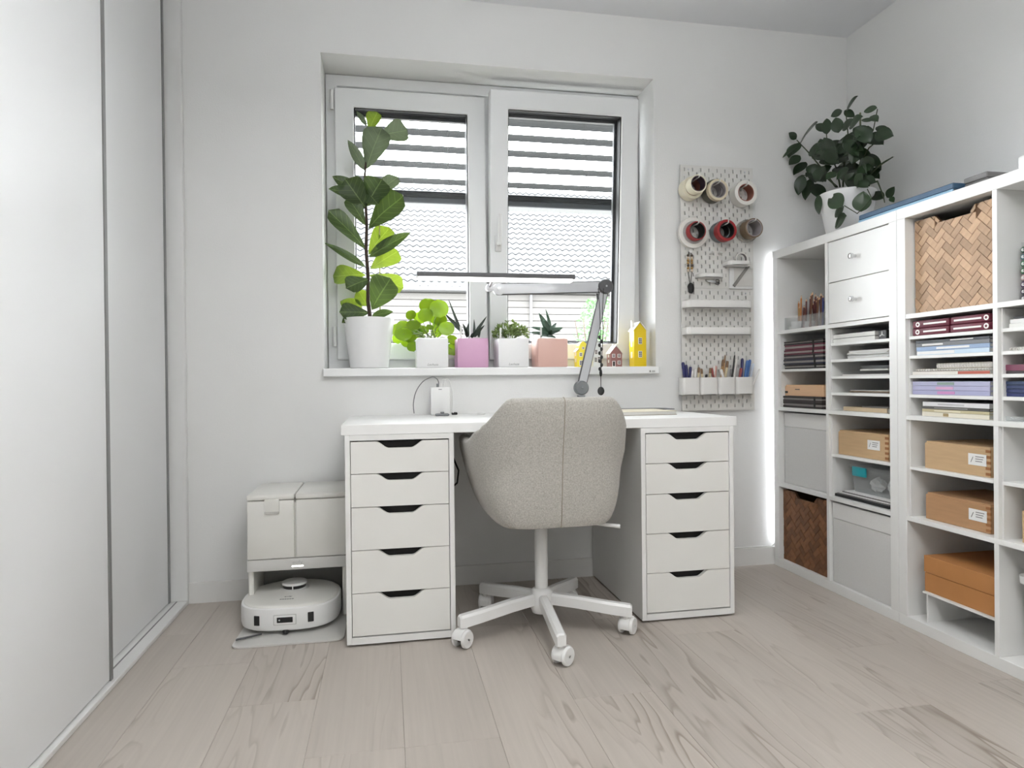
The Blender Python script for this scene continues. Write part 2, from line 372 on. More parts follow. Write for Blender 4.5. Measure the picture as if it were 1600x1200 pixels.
# ------------------------------------------------------------------ window
YW = .185        # room face of the fixed frame
win = thing('window_1', ((WL+WR)/2, YW, WB), 'white plastic double window with its right sash tilted inwards', 'window', kind='structure')
def rect_frame(bm, x0, x1, z0, z1, wl, wr, wb, wt, y0, y1, bev=.004):
    """mitred rectangular ring"""
    O = [(x0, z0), (x1, z0), (x1, z1), (x0, z1)]; I = [(x0+wl, z0+wb), (x1-wr, z0+wb), (x1-wr, z1-wt), (x0+wl, z1-wt)]
    V = {(k, y): [bm.verts.new((p[0], y, p[1])) for p in (O if k == 'o' else I)] for k in 'oi' for y in (y0, y1)}
    fs = []
    for i in range(4):
        j = (i+1) % 4
        for A_, B_ in ((V['o', y0], V['i', y0]), (V['i', y0], V['i', y1]), (V['i', y1], V['o', y1]), (V['o', y1], V['o', y0])): fs.append(bm.faces.new((A_[i], A_[j], B_[j], B_[i])))
    bmesh.ops.recalc_face_normals(bm, faces=fs)
    if bev:
        es = [e for e in {e for f in fs for e in f.edges} if len(e.link_faces) == 2 and e.calc_face_angle() > .5]
        bmesh.ops.bevel(bm, geom=es, offset=bev, segments=2, affect='EDGES', profile=.5)
bm = B(); rect_frame(bm, WL+.002, WR-.002, WB, WT-.002, .05, .05, .045, .05, YW, YW+.07); obj('frame', bm, 'upvc_white', win)
bm = B(); rect_frame(bm, WL+.002, WR-.002, WB, WT-.002, .062, .062, .06, .06, YW+.07, YW+.10, 0); obj('outer_frame', bm, 'frame_anthracite', win)
bm = B(); box(bm, (.437, YW+.012, WB+.044), (.493, YW+.07, WT-.051)); obj('mullion', bm, 'upvc_white', win)
bm = B(); box(bm, (.425, YW+.07, WB+.06), (.505, YW+.10, WT-.062)); obj('mullion_outer', bm, 'frame_anthracite', win)
def sash(x0, x1, z0, z1, tilt, hinge_left):
    """sash in its own frame: origin at the lower rail, leaning into the room by tilt"""
    y = .162
    e = bpy.data.objects.new('sash', None); COL.objects.link(e); e.parent = win
    e.location = Vector((0, y+.03, z0)) - win.location; e.rotation_euler = (tilt, 0, 0)
    h = z1-z0; sw = .082
    def add(n, bm, m): return obj(n, bm, m, e, world=False)
    bm = B(); rect_frame(bm, x0, x1, 0, h, sw, sw, sw-.008, sw, -.03, .03, .005); add('sash_frame', bm, 'upvc_white')
    bm = B(); rect_frame(bm, x0+sw-.002, x1-sw+.002, sw-.010, h-sw+.002, .006, .006, .006, .006, -.02, .026, 0); add('gasket', bm, 'rubber_black')
    bm = B(); box(bm, (x0+sw, -.003, sw-.008), (x1-sw, .003, h-sw)); add('pane', bm, 'window_glass')
    bm = B(); rect_frame(bm, x0+.012, x1-.012, .01, h-.01, sw-.008, sw-.008+(.012 if tilt else 0), sw-.008, sw+.008, .03, .05, 0); add('outer_frame', bm, 'frame_anthracite')
    return e, h
sL, hL = sash(-.211, .4575, .974, 2.172, 0, True)
sR, hR = sash(.466, 1.163, .974, 2.178, .082, False)
for zz in (.06, hL-.10):
    bm = B(); tube(bm, [(-.222, -.028, zz), (-.222, -.028, zz+.085)], .008, 10); obj('hinge', bm, 'plastic_white', sL, True, world=False)
# handle turned up on the tilted sash
bm = B(); hx = .503; hz = .525
box(bm, (hx-.015, -.042, hz-.035), (hx+.015, -.030, hz+.035), .004, 2)
tube(bm, [(hx, -.042, hz), (hx, -.075, hz), (hx, -.082, hz+.012), (hx, -.082, hz+.125)], [.010, .010, .010, .0085], 10)
obj('handle', bm, 'plastic_white', sR, True, world=False)
# sill board
bm = B(); box(bm, (WL-.003, -.03, WB-.034), (WR+.006, YW, WB), .004, 2)
sill = struct('trim_1', bm, 'sill_white')
bm = B(); p = un(1019, 580, 'y', -.031); box(bm, (p.x-.017, -.0308, p.z-.006), (p.x+.017, -.0300, p.z+.006)); obj('sticker', bm, 'paper_white', sill)
bm = B(); box(bm, (p.x-.013, -.0311, p.z-.004), (p.x-.006, -.0308, p.z+.004)); box(bm, (p.x-.001, -.0311, p.z+.001), (p.x+.014, -.0308, p.z+.003)); box(bm, (p.x-.001, -.0311, p.z-.003), (p.x+.014, -.0308, p.z-.001))
obj('sticker_print', bm, 'print_grey', sill)

# ------------------------------------------------------------------ outside blind
bx0, bx1, by = WL+.03, WR-.03, .34
bl = thing('exterior_blind', ((bx0+bx1)/2, by, 1.70), 'grey exterior venetian blind half raised outside the window', 'blind')
def slat(z, tilt=.0, m='slat_grey'):
    bm = B(); n = 6; pr = []
    for i in range(n+1):
        t = i/n-.5; pr.append((t*.08, .006*(1-4*t*t)))
    poly = pr + [(q[0], q[1]-.0022) for q in pr[::-1]]
    prism(bm, poly, (bx0, by, z), (0, math.cos(tilt), math.sin(tilt)), (0, -math.sin(tilt), math.cos(tilt)), (bx1-bx0, 0, 0))
    obj('slat', bm, m, bl, True)
for z in (2.135, 2.062, 1.985, 1.907, 1.830): slat(z, -.03)
bm = B(); box(bm, (bx0, by-.042, 1.714), (bx1, by+.042, 1.742), .004, 1); obj('bottom_rail', bm, 'slat_dark', bl)
for i in range(6): slat(1.7445+.0052*i, 0, 'slat_dark')
bm = B(); box(bm, (bx0, by-.06, 2.165), (bx1, by+.06, 2.235)); obj('head_rail', bm, 'slat_dark', bl)
for cx in (.0, .30, .98): 
    bm = B(); tube(bm, [(cx, by-.036, 1.74), (cx, by-.036, 2.17)], .0012, 5); obj('cord', bm, 'cord_grey', bl)
for x in (WL+.012, WR-.012):
    bm = B(); box(bm, (x-.012, by-.02, .90), (x+.012, by+.02, 2.235)); obj('guide_rail', bm, 'frame_anthracite', bl)

# ================================================================== OUTSIDE
GZ = -.30
single('ground', box(B(), (-25, .5, GZ-.1), (40, 45, GZ)), mat('gravel', S(168, 166, 160), .95, noise=.2, scale=6), 'pale gravel ground outside the window', 'ground', kind='structure')
EY, EZ, SL = 17.2, 3.70, math.radians(42)        # eave line of the neighbour's roof
TW, TL = .24, .34
nb = thing('neighbour_house', (5, EY+.3, GZ), "neighbour's house with a pale wavy tiled roof", 'house')
mat('roof_tile', (.058, .061, .063, 1), .7, noise=.06, scale=9, rnd=.04)
mat('roof_under', (.05, .05, .05, 1), .9, noise=.1)
mat('siding', (.085, .081, .077, 1), .85, noise=.06, scale=3, stretch=(.3, 1, 4), rnd=.05)
def tile_pts(n=8):
    return [(i/n*TW, .034*math.sin(2*PI*i/n)) for i in range(n+1)]
def tile_bm(bm, o):
    ey = Vector((0, math.cos(SL), math.sin(SL))); ez = Vector((0, -math.sin(SL), math.cos(SL))); o = Vector(o)
    lo = [o + Vector((x, 0, 0)) + ez*(h+.045) for x, h in tile_pts()]
    up = [o + Vector((x, 0, 0)) + ey*(TL+.02) + ez*(h+.012) for x, h in tile_pts()]
    ll = [p - ez*.036 for p in lo]
    A = [bm.verts.new(p) for p in lo]; Bv = [bm.verts.new(p) for p in up]; C = [bm.verts.new(p) for p in ll]
    for i in range(len(A)-1):
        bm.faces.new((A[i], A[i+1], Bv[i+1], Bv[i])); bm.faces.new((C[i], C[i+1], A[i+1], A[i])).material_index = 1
    # lapped side joint, with its shade painted dark
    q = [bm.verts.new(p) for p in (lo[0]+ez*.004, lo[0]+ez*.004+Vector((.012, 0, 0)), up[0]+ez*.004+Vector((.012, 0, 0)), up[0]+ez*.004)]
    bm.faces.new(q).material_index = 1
tile_edge_shade = mat('tile_edge_shade', (.012, .012, .013, 1), .9, noise=.1)  # near-black colour paints the overlap shade onto tile risers and side laps
tm_bm = B(); tile_bm(tm_bm, (0, 0, 0)); tile_me = bpy.data.meshes.new('roof_tile'); tm_bm.to_mesh(tile_me); tm_bm.free(); tile_me.materials.append(MATS['roof_tile']); tile_me.materials.append(tile_edge_shade)
rx0 = -6.0; cols = int(24/TW); rows = 20
rest = B(); cnt = 0
for r in range(rows):
    for c in range(cols):
        o = Vector((rx0+c*TW, EY + r*TL*math.cos(SL), EZ + r*TL*math.sin(SL)))
        d = o - CAM; u = 800+FPX*d.dot(CR)/d.dot(CF); v = 600-FPX*d.dot(CU)/d.dot(CF)
        seen = (642 < u < 738 or 790 < u < 962) and v > 322
        if seen and cnt < 298:
            t = bpy.data.objects.new('roof_tile', tile_me); COL.objects.link(t); t.parent = nb; t.location = o-nb.location; cnt += 1
        else: tile_bm(rest, o)
rt = obj('roof_tiles', rest, 'roof_tile', nb, kind='stuff'); rt.data.materials.append(tile_edge_shade)
bm = B(); ey = Vector((0, math.cos(SL), math.sin(SL)))
p0 = Vector((rx0, EY, EZ-.06)); prism(bm, [(0, 0), (24, 0), (24, 6.9), (0, 6.9)], p0, (1, 0, 0), ey, (0, .05, -.06)); obj('roof_deck', bm, 'roof_under', nb)
for zz in range(19):
    z1 = EZ-.12-zz*.21
    bm = B(); box(bm, (rx0+.3, EY+.30+random.uniform(-.012, .012), z1-.196), (rx0+23.6, EY+.5, z1), .01); obj('siding_board', bm, 'siding', nb)
bm = B(); box(bm, (rx0+.3, EY+.36, GZ), (rx0+23.6, EY+.8, EZ)); obj('wall', bm, mat('siding_gap', (.05, .048, .045, 1), .9, noise=.1), nb)
bm = B(); tube(bm, [(rx0, EY-.07, EZ-.03), (rx0+24, EY-.07, EZ-.03)], .065, 8); obj('gutter', bm, mat('zinc', (.10, .10, .105, 1), .6, metal=.0, noise=.05), nb, True)
p = un(830, 500, 'y', EY+.2); bm = B(); tube(bm, [(p.x, EY+.2, GZ), (p.x, EY+.2, EZ-.1)], .045, 8); obj('drain_pipe', bm, MATS['zinc'], nb, True)
p = un(779, 345, 'y', EY+2.6)
bm = B(); prism(bm, [(-.55, 0), (.25, 0), (.25, 1.15), (-.55, 1.15)], (p.x, EY+2.6, EZ+2.6*math.tan(SL)-.05), (1, 0, 0), ey, Vector((0, -math.sin(SL), math.cos(SL)))*.16); obj('skylight', bm, mat('skylight_pane', (.3, .31, .32, 1), .15, noise=.02), nb)
for r, c0 in ((1, 0), (2, 2), (15, 1)):
    for c in range(c0, 60, 5):
        o = Vector((rx0+5+c*TW, EY+(r+.6)*TL*math.cos(SL), EZ+(r+.6)*TL*math.sin(SL)+.06))
        bm = B(); tube(bm, [o+Vector((-.05, 0, 0)), o+Vector((-.02, 0, .16)), o+Vector((.02, 0, .16)), o+Vector((.05, 0, 0))], .012, 5); obj('snow_hook', bm, MATS['zinc'], nb)
# shrub outside, right of the window
shp = un(925, 500, 'y', 8.0); sb = thing('garden_shrub', (shp.x, 8, GZ), 'pale green leafy shrub growing outside the window', 'shrub')
bm = B()
for _ in range(1500):
    a, h, r = random.uniform(0, 2*PI), random.random(), random.random()**.5
    z = GZ+.5+h*2.05; rad = (.62-.42*h**2)*r
    c = Vector((shp.x+.1+math.cos(a)*rad, 8+math.sin(a)*rad, z)); dr = Vector((random.gauss(0, 1), random.gauss(0, 1), random.gauss(0, .7))).normalized()
    s = Vector((random.gauss(0, 1), random.gauss(0, 1), random.gauss(0, 1))).cross(dr).normalized(); L_ = random.uniform(.05, .09)
    bm.faces.new([bm.verts.new(q) for q in (c, c+dr*L_*.5+s*L_*.3, c+dr*L_, c+dr*L_*.5-s*L_*.3)])
obj('foliage', bm, mat('shrub_leaf', S(62, 92, 58), .6, noise=.3, scale=5, transl=.2), sb, kind='stuff')
for i in range(5):
    a = i*1.3; bm = B(); tube(bm, [(shp.x, 8, GZ), (shp.x+.12*math.cos(a), 8+.12*math.sin(a), .9), (shp.x+.3*math.cos(a), 8+.3*math.sin(a), 1.9)], [.025, .018, .006], 6); obj('stem', bm, 'fig_stem', sb)

# ================================================================== FILL LAMPS (unseen, added above and behind the camera)
def fill_lamp(x, y, label):
    """unseen suspended panel added as fill, shining down and up at the ceiling"""
    zl = ZC-.45; t = thing('fill_lamp', (x, y, zl), label, 'lamp')
    bm = B(); box(bm, (x-.36, y-.36, zl+.010), (x+.36, y+.36, zl+.032), .004, 2); obj('fill_lamp_housing', bm, 'plastic_white', t)
    bm = B(); box(bm, (x-.34, y-.34, zl), (x+.34, y+.34, zl+.010)); obj('fill_lamp_diffuser', bm, mat('fill_diffuser', (.9, .9, .9, 1), .6, emit=(1.0, .985, .95, 1), estr=FILL_LAMP), t)
    bm = B(); box(bm, (x-.30, y-.30, zl+.032), (x+.30, y+.30, zl+.036)); obj('fill_lamp_upper_diffuser', bm, mat('fill_uplight', (.9, .9, .9, 1), .6, emit=(.96, .98, 1.0, 1), estr=FILL_LAMP*1.8), t)
    for sx in (-1, 1):
        for sy in (-1, 1): bm = B(); tube(bm, [(x+sx*.33, y+sy*.33, zl+.03), (x+sx*.33, y+sy*.33, ZC-.001)], .0015, 6); obj('fill_lamp_wire', bm, 'metal_silver', t)
fill_lamp(.45, -1.9, 'added square white fill lamp hanging unseen in the middle of the room')
fill_lamp(.45, -3.3, 'added square white fill lamp hanging unseen by the wall opposite the window')

# ================================================================== WARDROBE (sliding doors on the left)
wd = thing('wardrobe', (-1.1, -1.7, 0), 'tall white built-in wardrobe with glossy sliding doors', 'wardrobe')
WT2 = ZC-.004
bm = B(); box(bm, (-.925, YF+.3, 0), (-.782, -.001, .016), .002)
obj('bottom_track', bm, 'profile_white', wd)
for x in (-.872, -.822):
    bm = B(); box(bm, (x-.0022, YF+.3, .016), (x+.0022, -.022, .0175)); obj('track_groove', bm, 'profile_grey', wd)
bm = B(); box(bm, (-.925, YF+.3, WT2-.05), (-.782, -.001, WT2)); obj('top_track', bm, 'profile_white', wd)
bm = B(); box(bm, (-.90, -.030, .016), (-.782, -.001, WT2-.05), .002); obj('side_stile', bm, 'profile_white', wd)
bm = B(); box(bm, (XL+.01, YF+.3, .0), (XL+.03, -.001, WT2)); obj('back_panel', bm, 'furniture_white', wd)
bm = B(); box(bm, (XL+.03, YF+.3, .0), (-.93, YF+.32, WT2)); obj('end_panel', bm, 'furniture_white', wd)
def sdoor(xf, y0, y1, light_edge):
    d = obj('sliding_door', box(B(), (xf-.022, y0+.016, .020), (xf, y1-.016, WT2-.05), .001), 'lacquer_white', wd)
    for ya, yb in ((y0, y0+.016), (y1-.016, y1)):
        obj('edge_profile', box(B(), (xf-.026, ya, .018), (xf+.004, yb, WT2-.05)), 'profile_white' if light_edge else 'profile_grey', d)
sdoor(-.846, -1.02, -.036, False)
sdoor(-.797, -2.05, -.722, False)
sdoor(-.846, -3.3, -2.0, False)

# ================================================================== DESK
DL, DR, DY0, DY1, DZ = -.1494, 1.2674, -.593, -.004, .734
bm = B(); box(bm, (DL, DY0, .7005), (DR, DY1, DZ), .0015, 2)
single('desk', bm, 'desk_white', 'long white desk resting on two white drawer units', 'desk')
def wave_drawer(x0, x1, z0, z1, yf):
    """drawer front with the shallow scooped grip cut from its top edge"""
    w_ = x1-x0; c = w_/2; h = z1-z0
    half, flat, dep = .080, .036, .023
    poly = [(0, 0), (w_, 0), (w_, h), (c+half, h)]
    n = 10
    for i in range(1, n+1):
        t = i/n; s = t*t*(3-2*t); poly.append((c+half-(half-flat)*t, h-dep*s))
    for i in range(0, n):
        t = i/n; s = 1-t*t*(3-2*t); poly.append((c-flat-(half-flat)*t, h-dep*s))
    poly.append((c-half, h)); poly.append((0, h))
    bm = B(); prism(bm, poly, (x0, yf, z0), (1, 0, 0), (0, 0, 1), (0, .016, 0)); return bm
def drawer_unit(x0, label):
    x1 = x0+.36; y0, y1 = -.596, -.016
    t = thing('drawer_unit', ((x0+x1)/2, (y0+y1)/2, 0), label, 'drawer unit', 'drawer units under the desk')
    e = .017
    for xa in (x0, x1-e): obj('side_panel', box(B(), (xa, y0, .008), (xa+e, y1, .70), .0012), 'furniture_white', t)
    obj('top_panel', box(B(), (x0+e, y0, .682), (x1-e, y1, .70)), 'furniture_white', t)
    obj('bottom_panel', box(B(), (x0+e, y0, .008), (x1-e, y1, .030)), 'furniture_white', t)
    obj('back_panel', box(B(), (x0+e, y1-.012, .03), (x1-e, y1-.003, .682)), 'furniture_white', t)
    for xa in (x0+.03, x1-.03):
        for ya in (y0+.03, y1-.03):
            bm = B(); lathe(bm, [(.012, 0), (.012, .008)], (xa, ya, 0), n=12, cap0=True, cap1=True); obj('foot', bm, 'plastic_black', t)
    # five fronts, two shallow and three deep
    zs = [.0335, .176, .318, .4605, .571, .679]
    for z0, z1 in zip(zs[:-1], zs[1:]):
        d = obj('drawer', wave_drawer(x0+e+.002, x1-e-.002, z0+.0012, z1-.0012, y0+.002), 'drawer_white', t)
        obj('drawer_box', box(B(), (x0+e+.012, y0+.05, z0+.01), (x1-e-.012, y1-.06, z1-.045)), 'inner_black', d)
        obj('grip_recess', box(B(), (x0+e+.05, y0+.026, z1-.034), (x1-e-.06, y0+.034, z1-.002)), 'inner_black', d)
drawer_unit(-.1379, 'white five-drawer unit beside the robot vacuum station')
drawer_unit(1.252-.36, 'white five-drawer unit beside the pegboard and shelving')
# dark gap cable hanging behind the left unit
bm = B(); pts = [(.223, -.30, .62), (.245, -.33, .585), (.262, -.36, .54), (.252, -.40, .50), (.2225, -.44, .485)]
single('black_cable', tube(B(), pts, .0035, 6), 'cord_black', 'black power cable looping under the desk top', 'cable', smooth=True)
# things on the desk
chx = un(688, 640, 'y', -.06).x
ch = thing('charger', (chx, -.06, DZ), 'white block USB charging station standing at the back of the desk', 'charger')
bm = B(); box(bm, (chx-.041, -.078, DZ), (chx+.041, -.042, DZ+.117), .004, 2); obj('body', bm, 'plastic_white', ch, True)
bm = B(); box(bm, (chx-.008, -.0784, DZ+.106), (chx+.006, -.0779, DZ+.109)); obj('mark', bm, 'print_grey', ch)
for dx in (-.012, .004, .016):
    bm = B(); box(bm, (chx+dx-.0035, -.064, DZ+.116), (chx+dx+.0035, -.056, DZ+.132), .001); obj('plug', bm, 'plastic_grey' if dx < 0 else 'plastic_white', ch)
def cpx(pts, y, r, name, m, label):
    q = [un(u, v, 'y', y) for u, v in pts]
    # smooth by subdividing (Catmull-Rom)
    out = []
    for i in range(len(q)-1):
        p0, p1, p2, p3 = q[max(i-1, 0)], q[i], q[i+1], q[min(i+2, len(q)-1)]
        for k in range(5):
            t = k/5; out.append(.5*((2*p1)+(p2-p0)*t+(2*p0-5*p1+4*p2-p3)*t*t+(3*p1-p0-3*p2+p3)*t**3))
    out.append(q[-1]); 
    for p in out: p.z = max(p.z, DZ+r)
    return single(name, tube(B(), out, r, 6), m, label, 'cable', smooth=True)
cpx([(685, 605), (685, 596), (680, 590), (672, 590), (660, 597), (650, 612), (646, 630), (647, 646)], -.06, .0022, 'charging_cable', 'cord_grey', 'thin grey cable arching from the charger to the desk')
cpx([(690.5, 604), (690.5, 596), (693.5, 592.5), (696, 596), (697, 604)], -.054, .0022, 'charging_cable', 'plastic_white', 'short white cable bent between two charger ports')
cpx([(694.5, 604), (695, 595), (699, 592), (704, 600), (708, 620), (708, 645)], -.066, .0024, 'charging_cable', 'plastic_white', 'white cable curving down the right side of the charger')
p = un(710, 647, 'y', -.05); bm = B(); box(bm, (p.x-.012, -.062, DZ), (p.x+.012, -.046, DZ+.010), .002, 1); single('cable_connector', bm, 'plastic_black', 'small black cable connector lying beside the charger', 'connector')
p = un(691, 650, 'y', -.12); hb = thing('magnetic_charger_puck', (p.x, -.12, DZ), 'small grey oblong charging puck in front of the charger', 'charger')
bm = B(); box(bm, (p.x-.028, -.14, DZ), (p.x+.028, -.10, DZ+.009), .004, 2); obj('body', bm, 'plastic_grey', hb, True)
bm = B(); box(bm, (p.x-.007, -.116, DZ+.009), (p.x+.009, -.104, DZ+.016), .002, 1); obj('plug', bm, 'plastic_grey', hb)
p = un(752, 647, 'y', -.07); bm = B(); lathe(bm, [(.0, 0), (.016, 0), (.017, .003), (.015, .006), (0, .006)], (p.x, -.07, DZ), n=20); single('white_coaster', bm, 'plastic_white', 'small white disc lying on the desk behind the chair', 'disc', smooth=True)
# sketch pad and loose sheets at the right end
p0, p1 = un(974, 648, 'z', DZ), un(1060, 648, 'z', DZ)
pd = thing('sketch_pad', (1.0, -.30, DZ), 'cream sketch pad lying on the desk beside the chair', 'sketch pad')
M = Matrix.Translation((1.005, -.29, DZ)) @ Matrix.Rotation(.06, 4, 'Z')
obj('pages', xform(box(B(), (-.145, -.10, .002), (.115, .10, .014)), M), 'paper_pages', pd)
obj('cover', xform(box(B(), (-.147, -.102, .014), (.117, .102, .0155)), M), colmat(214, 206, 182), pd)
obj('back_cover', xform(box(B(), (-.147, -.102, 0), (.117, .102, .002)), M), colmat(150, 140, 120), pd)
nb2 = thing('drawing_folder', (1.06, -.17, DZ), 'thin dark grey folder lying behind the sketch pad', 'folder')
M2 = Matrix.Translation((1.085, -.13, DZ)) @ Matrix.Rotation(-.05, 4, 'Z')
obj('cover', xform(box(B(), (-.13, -.055, 0), (.125, .055, .003)), M2), 'plastic_darkgrey', nb2)
obj('sheets', xform(box(B(), (-.12, -.052, .003), (.12, .052, .0115)), M2), 'paper_white', nb2)
obj('top_cover', xform(box(B(), (-.13, -.055, .0115), (.125, .055, .0145)), M2), 'plastic_darkgrey', nb2)

# ================================================================== DESK LAMP
LY = -.085
lb, el, hd = un(908, 606, 'y', LY), un(945, 448, 'y', LY), un(776, 452, 'y', LY-.04)
lp = thing('desk_lamp', (lb.x, LY, DZ), 'silver jointed desk lamp with a long slim LED bar head', 'lamp')
bm = B(); box(bm, (lb.x-.03, -.11, DZ), (lb.x+.03, -.035, DZ+.012), .003, 1); lathe(bm, [(.017, .012), (.015, .045), (.018, .075)], (lb.x, LY, DZ), n=20, cap1=True); obj('clamp', bm, 'plastic_grey', lp, True)
bm = B(); lathe(bm, [(0.004, -.020), (.026, -.019), (.031, -.012), (.031, .012), (.026, .019), (.004, .020)], (lb.x, LY, lb.z), 'y', 28); obj('lower_joint', bm, 'plastic_grey', lp, True)
def flat_arm(a, b, w0, w1, th, name):
    d = (b-a).normalized(); s = d.cross(Vector((0, 1, 0))).normalized(); bm = B()
    for yo, ww, t2 in ((0, 1, th), ):
        prism(bm, [(0, -w0), ((b-a).length, -w1), ((b-a).length, w1), (0, w0)], a+Vector((0, -th/2, 0)), d, s, (0, th, 0))
    o = obj(name, bm, 'aluminium_white', lp)
    for sg in (-1, 1):
        bm = B(); p, q = a+s*sg*w0, b+s*sg*w1
        tube(bm, [p, q], .0050, 8); obj('arm_rail', bm, 'plastic_darkgrey', o, True)
    return o
flat_arm(lb, el, .0165, .0165, .014, 'lower_arm')
flat_arm(el, hd, .0215, .0205, .014, 'upper_arm')
bm = B(); lathe(bm, [(0.004, -.022), (.028, -.021), (.033, -.012), (.033, .012), (.028, .021), (.004, .022)], el, 'y', 28); obj('elbow_joint', bm, 'plastic_darkgrey', lp, True)
bm = B(); lathe(bm, [(.002, 0), (.004, -.003), (.002, -.004)], el+Vector((0, -.022, 0)), 'y', 10); obj('elbow_screw', bm, 'metal_silver', lp)
bm = B(); lathe(bm, [(0.004, -.014), (.024, -.013), (.026, .0), (.024, .013), (.004, .014)], hd+Vector((.008, 0, 0)), 'y', 24)
lathe(bm, [(0.003, -.014), (.016, -.013), (.017, .0), (.016, .013), (.003, .014)], hd+Vector((-.03, 0, .005)), 'y', 20); obj('head_joint', bm, 'aluminium_white', lp, True)
for dx, r in ((.008, .008), (-.03, .007)):
    bm = B(); lathe(bm, [(r, -.0145), (r, -.0165), (r*.6, -.0168)], hd+Vector((dx, 0, .005 if dx < 0 else 0)), 'y', 16, cap1=True); obj('joint_cap', bm, 'metal_silver', lp, True)
HY = -.215
a, b_ = un(651, 428, 'y', HY), un(896, 437.5, 'y', HY)
zt = (a.z+b_.z)/2+.006
bm = B(); box(bm, (a.x, HY-.03, zt-.012), (b_.x, HY+.03, zt+.006), .003, 2); head = obj('lamp_head', bm, 'plastic_darkgrey', lp)
bm = B(); box(bm, (a.x+.006, HY-.027, zt-.022), (b_.x-.008, HY+.027, zt-.0122), .002, 1); obj('light_bar', bm, 'led_white', head)
bm = B(); tube(bm, [hd+Vector((-.03, 0, .005)), (hd.x-.03, LY-.09, hd.z+.02), (hd.x-.03, HY+.02, zt-.008)], .006, 8); obj('head_arm', bm, 'metal_silver', lp, True)
pts = [el+Vector((-.022, -.024, -.01)), un(933, 500, 'y', LY-.03), un(938, 545, 'y', LY-.03)]
bm = B(); tube(bm, [el+Vector((-.036, .0, -.03)), un(934, 470, 'y', LY), un(934, 480, 'y', LY)], .004, 6); obj('lamp_cable', bm, 'cord_black', lp, True)
# black beaded cord with a disc pendant hung on the elbow
e2 = un(939, 611, 'y', LY-.028)
bc = thing('beaded_pendant', (e2.x, LY-.028, e2.z-.02), 'black beaded cord with oval pendant hanging from the lamp elbow', 'pendant')
top = un(939, 458, 'y', LY-.028)
for sg in (-1, 1):
    bm = B(); tube(bm, [top+Vector((sg*.012, 0, .02)), top+Vector((sg*.006, 0, -.08)), top+Vector((sg*.006+.002, 0, -.17)), Vector((e2.x, LY-.028, e2.z+.08)), Vector((e2.x, LY-.028, e2.z+.01))], .0016, 6); obj('cord', bm, 'cord_black', bc, True)
for i in range(9):
    z = top.z-.19-i*.017; bm = B(); sphere(bm, (e2.x+(.0045 if i % 2 else -.0045), LY-.028, z), .0062, 10, sz=1.4); obj('bead', bm, 'plastic_black', bc, True)
bm = B(); sphere(bm, (e2.x, LY-.028, e2.z+.078), .0065, 10, sz=2.6); obj('bead', bm, 'plastic_black', bc, True)
bm = B(); sphere(bm, (e2.x, LY-.028, e2.z), .0155, 16, sy=.4, sz=1.2); obj('disc', bm, 'plastic_black', bc, True)

# ================================================================== OFFICE CHAIR (local frame: back towards -y)
CX, CY = .525, -.580
chair = thing('office_chair', (CX, CY, 0), 'grey-beige upholstered tub office chair on white five-star base', 'chair', rotz=math.radians(2))
def cpart(name, bm, m, smooth=True, parent=None, ang=40): return obj(name, bm, m, parent or chair, smooth, world=False, ang=ang)
def sgnpow(x, p): return math.copysign(abs(x)**p, x)
def plan(phi, n=3.1):
    """plan curve of the shell, phi -1 (left arm front) .. 0 (back) .. 1 (right arm front)"""
    A, Bk = .268, .27
    if abs(phi) <= .70:
        th = phi/.70*PI/2
        return Vector((A*sgnpow(math.sin(th), 2/n), -Bk*abs(math.cos(th))**(2/n)))
    t = (abs(phi)-.70)/.30
    return Vector((math.copysign(A-.012*t*t, phi), .20*t))
def sstep(a, b, x):
    t = min(1, max(0, (x-a)/(b-a))); return t*t*(3-2*t)
def rim_z(p):
    ax = abs(p.x)
    # flat back top, sloping wings, level arms
    yy = p.y
    z = .822
    if yy > -.27: pass
    s = sstep(.165, .268, ax) if yy < -.12 else 1.0
    z = .822 - (.822-.725)*s
    if yy > -.17: z = min(z, .725-(.045)*sstep(-.17, -.02, yy))
    return z
SEC, NPH, TH = 12, 64, .042
def level(z):
    """how far the shell has opened out at height z"""
    t = min(1, max(0, (z-.412)/(.64-.412)))
    return .67+.33*t**.6
outer = []; bmc = B(); grid = []; out_lines = {}
for i in range(NPH+1):
    phi = -1+2*i/NPH; p = plan(phi); e = 1e-3
    tg = (plan(min(1, phi+e))-plan(max(-1, phi-e))).normalized(); nrm = Vector((tg.y, -tg.x))
    if nrm.dot(p) < 0: nrm = -nrm
    rz = rim_z(p); ring = []
    for j in range(SEC+1):                      # outer skin, bottom to rim
        z = .412+(rz-.016-.412)*(j/SEC)**1.5; s = level(z)
        pq = plan(phi, 3.1+2.6*max(0, 1-(z-.412)/.16)); q = Vector((pq.x*s, pq.y*(.70+.30*s)))
        lean = -.030*sstep(.60, .82, z)*(1 if p.y < 0 else 0)
        ring.append(Vector((q.x, q.y+lean, z)))
    top = ring[-1]
    n3 = Vector((nrm.x, nrm.y, 0))
    for a in (.35, .8, 1.2, 1.57, 1.95, 2.4, 2.8): ring.append(top - n3*(TH/2)*(1-math.cos(a)) + Vector((0, 0, .016*math.sin(a))))
    for j in range(SEC, 2, -1):                 # inner skin, rim down to the seat
        o_ = ring[j]; q = o_ - n3*TH; ring.append(Vector((q.x, q.y, o_.z-.002)))
    grid.append([bmc.verts.new(v) for v in ring]); out_lines[i] = [v.copy() for v in ring[:SEC+5]]
for i in range(NPH):
    for j in range(len(grid[0])-1): bmc.faces.new((grid[i][j], grid[i+1][j], grid[i+1][j+1], grid[i][j+1]))
bmc.faces.new(grid[0]); bmc.faces.new(grid[-1][::-1])
bmc.faces.new([g[0] for g in grid])             # underside
shell = cpart('shell', bmc, 'fabric_chair', ang=50)
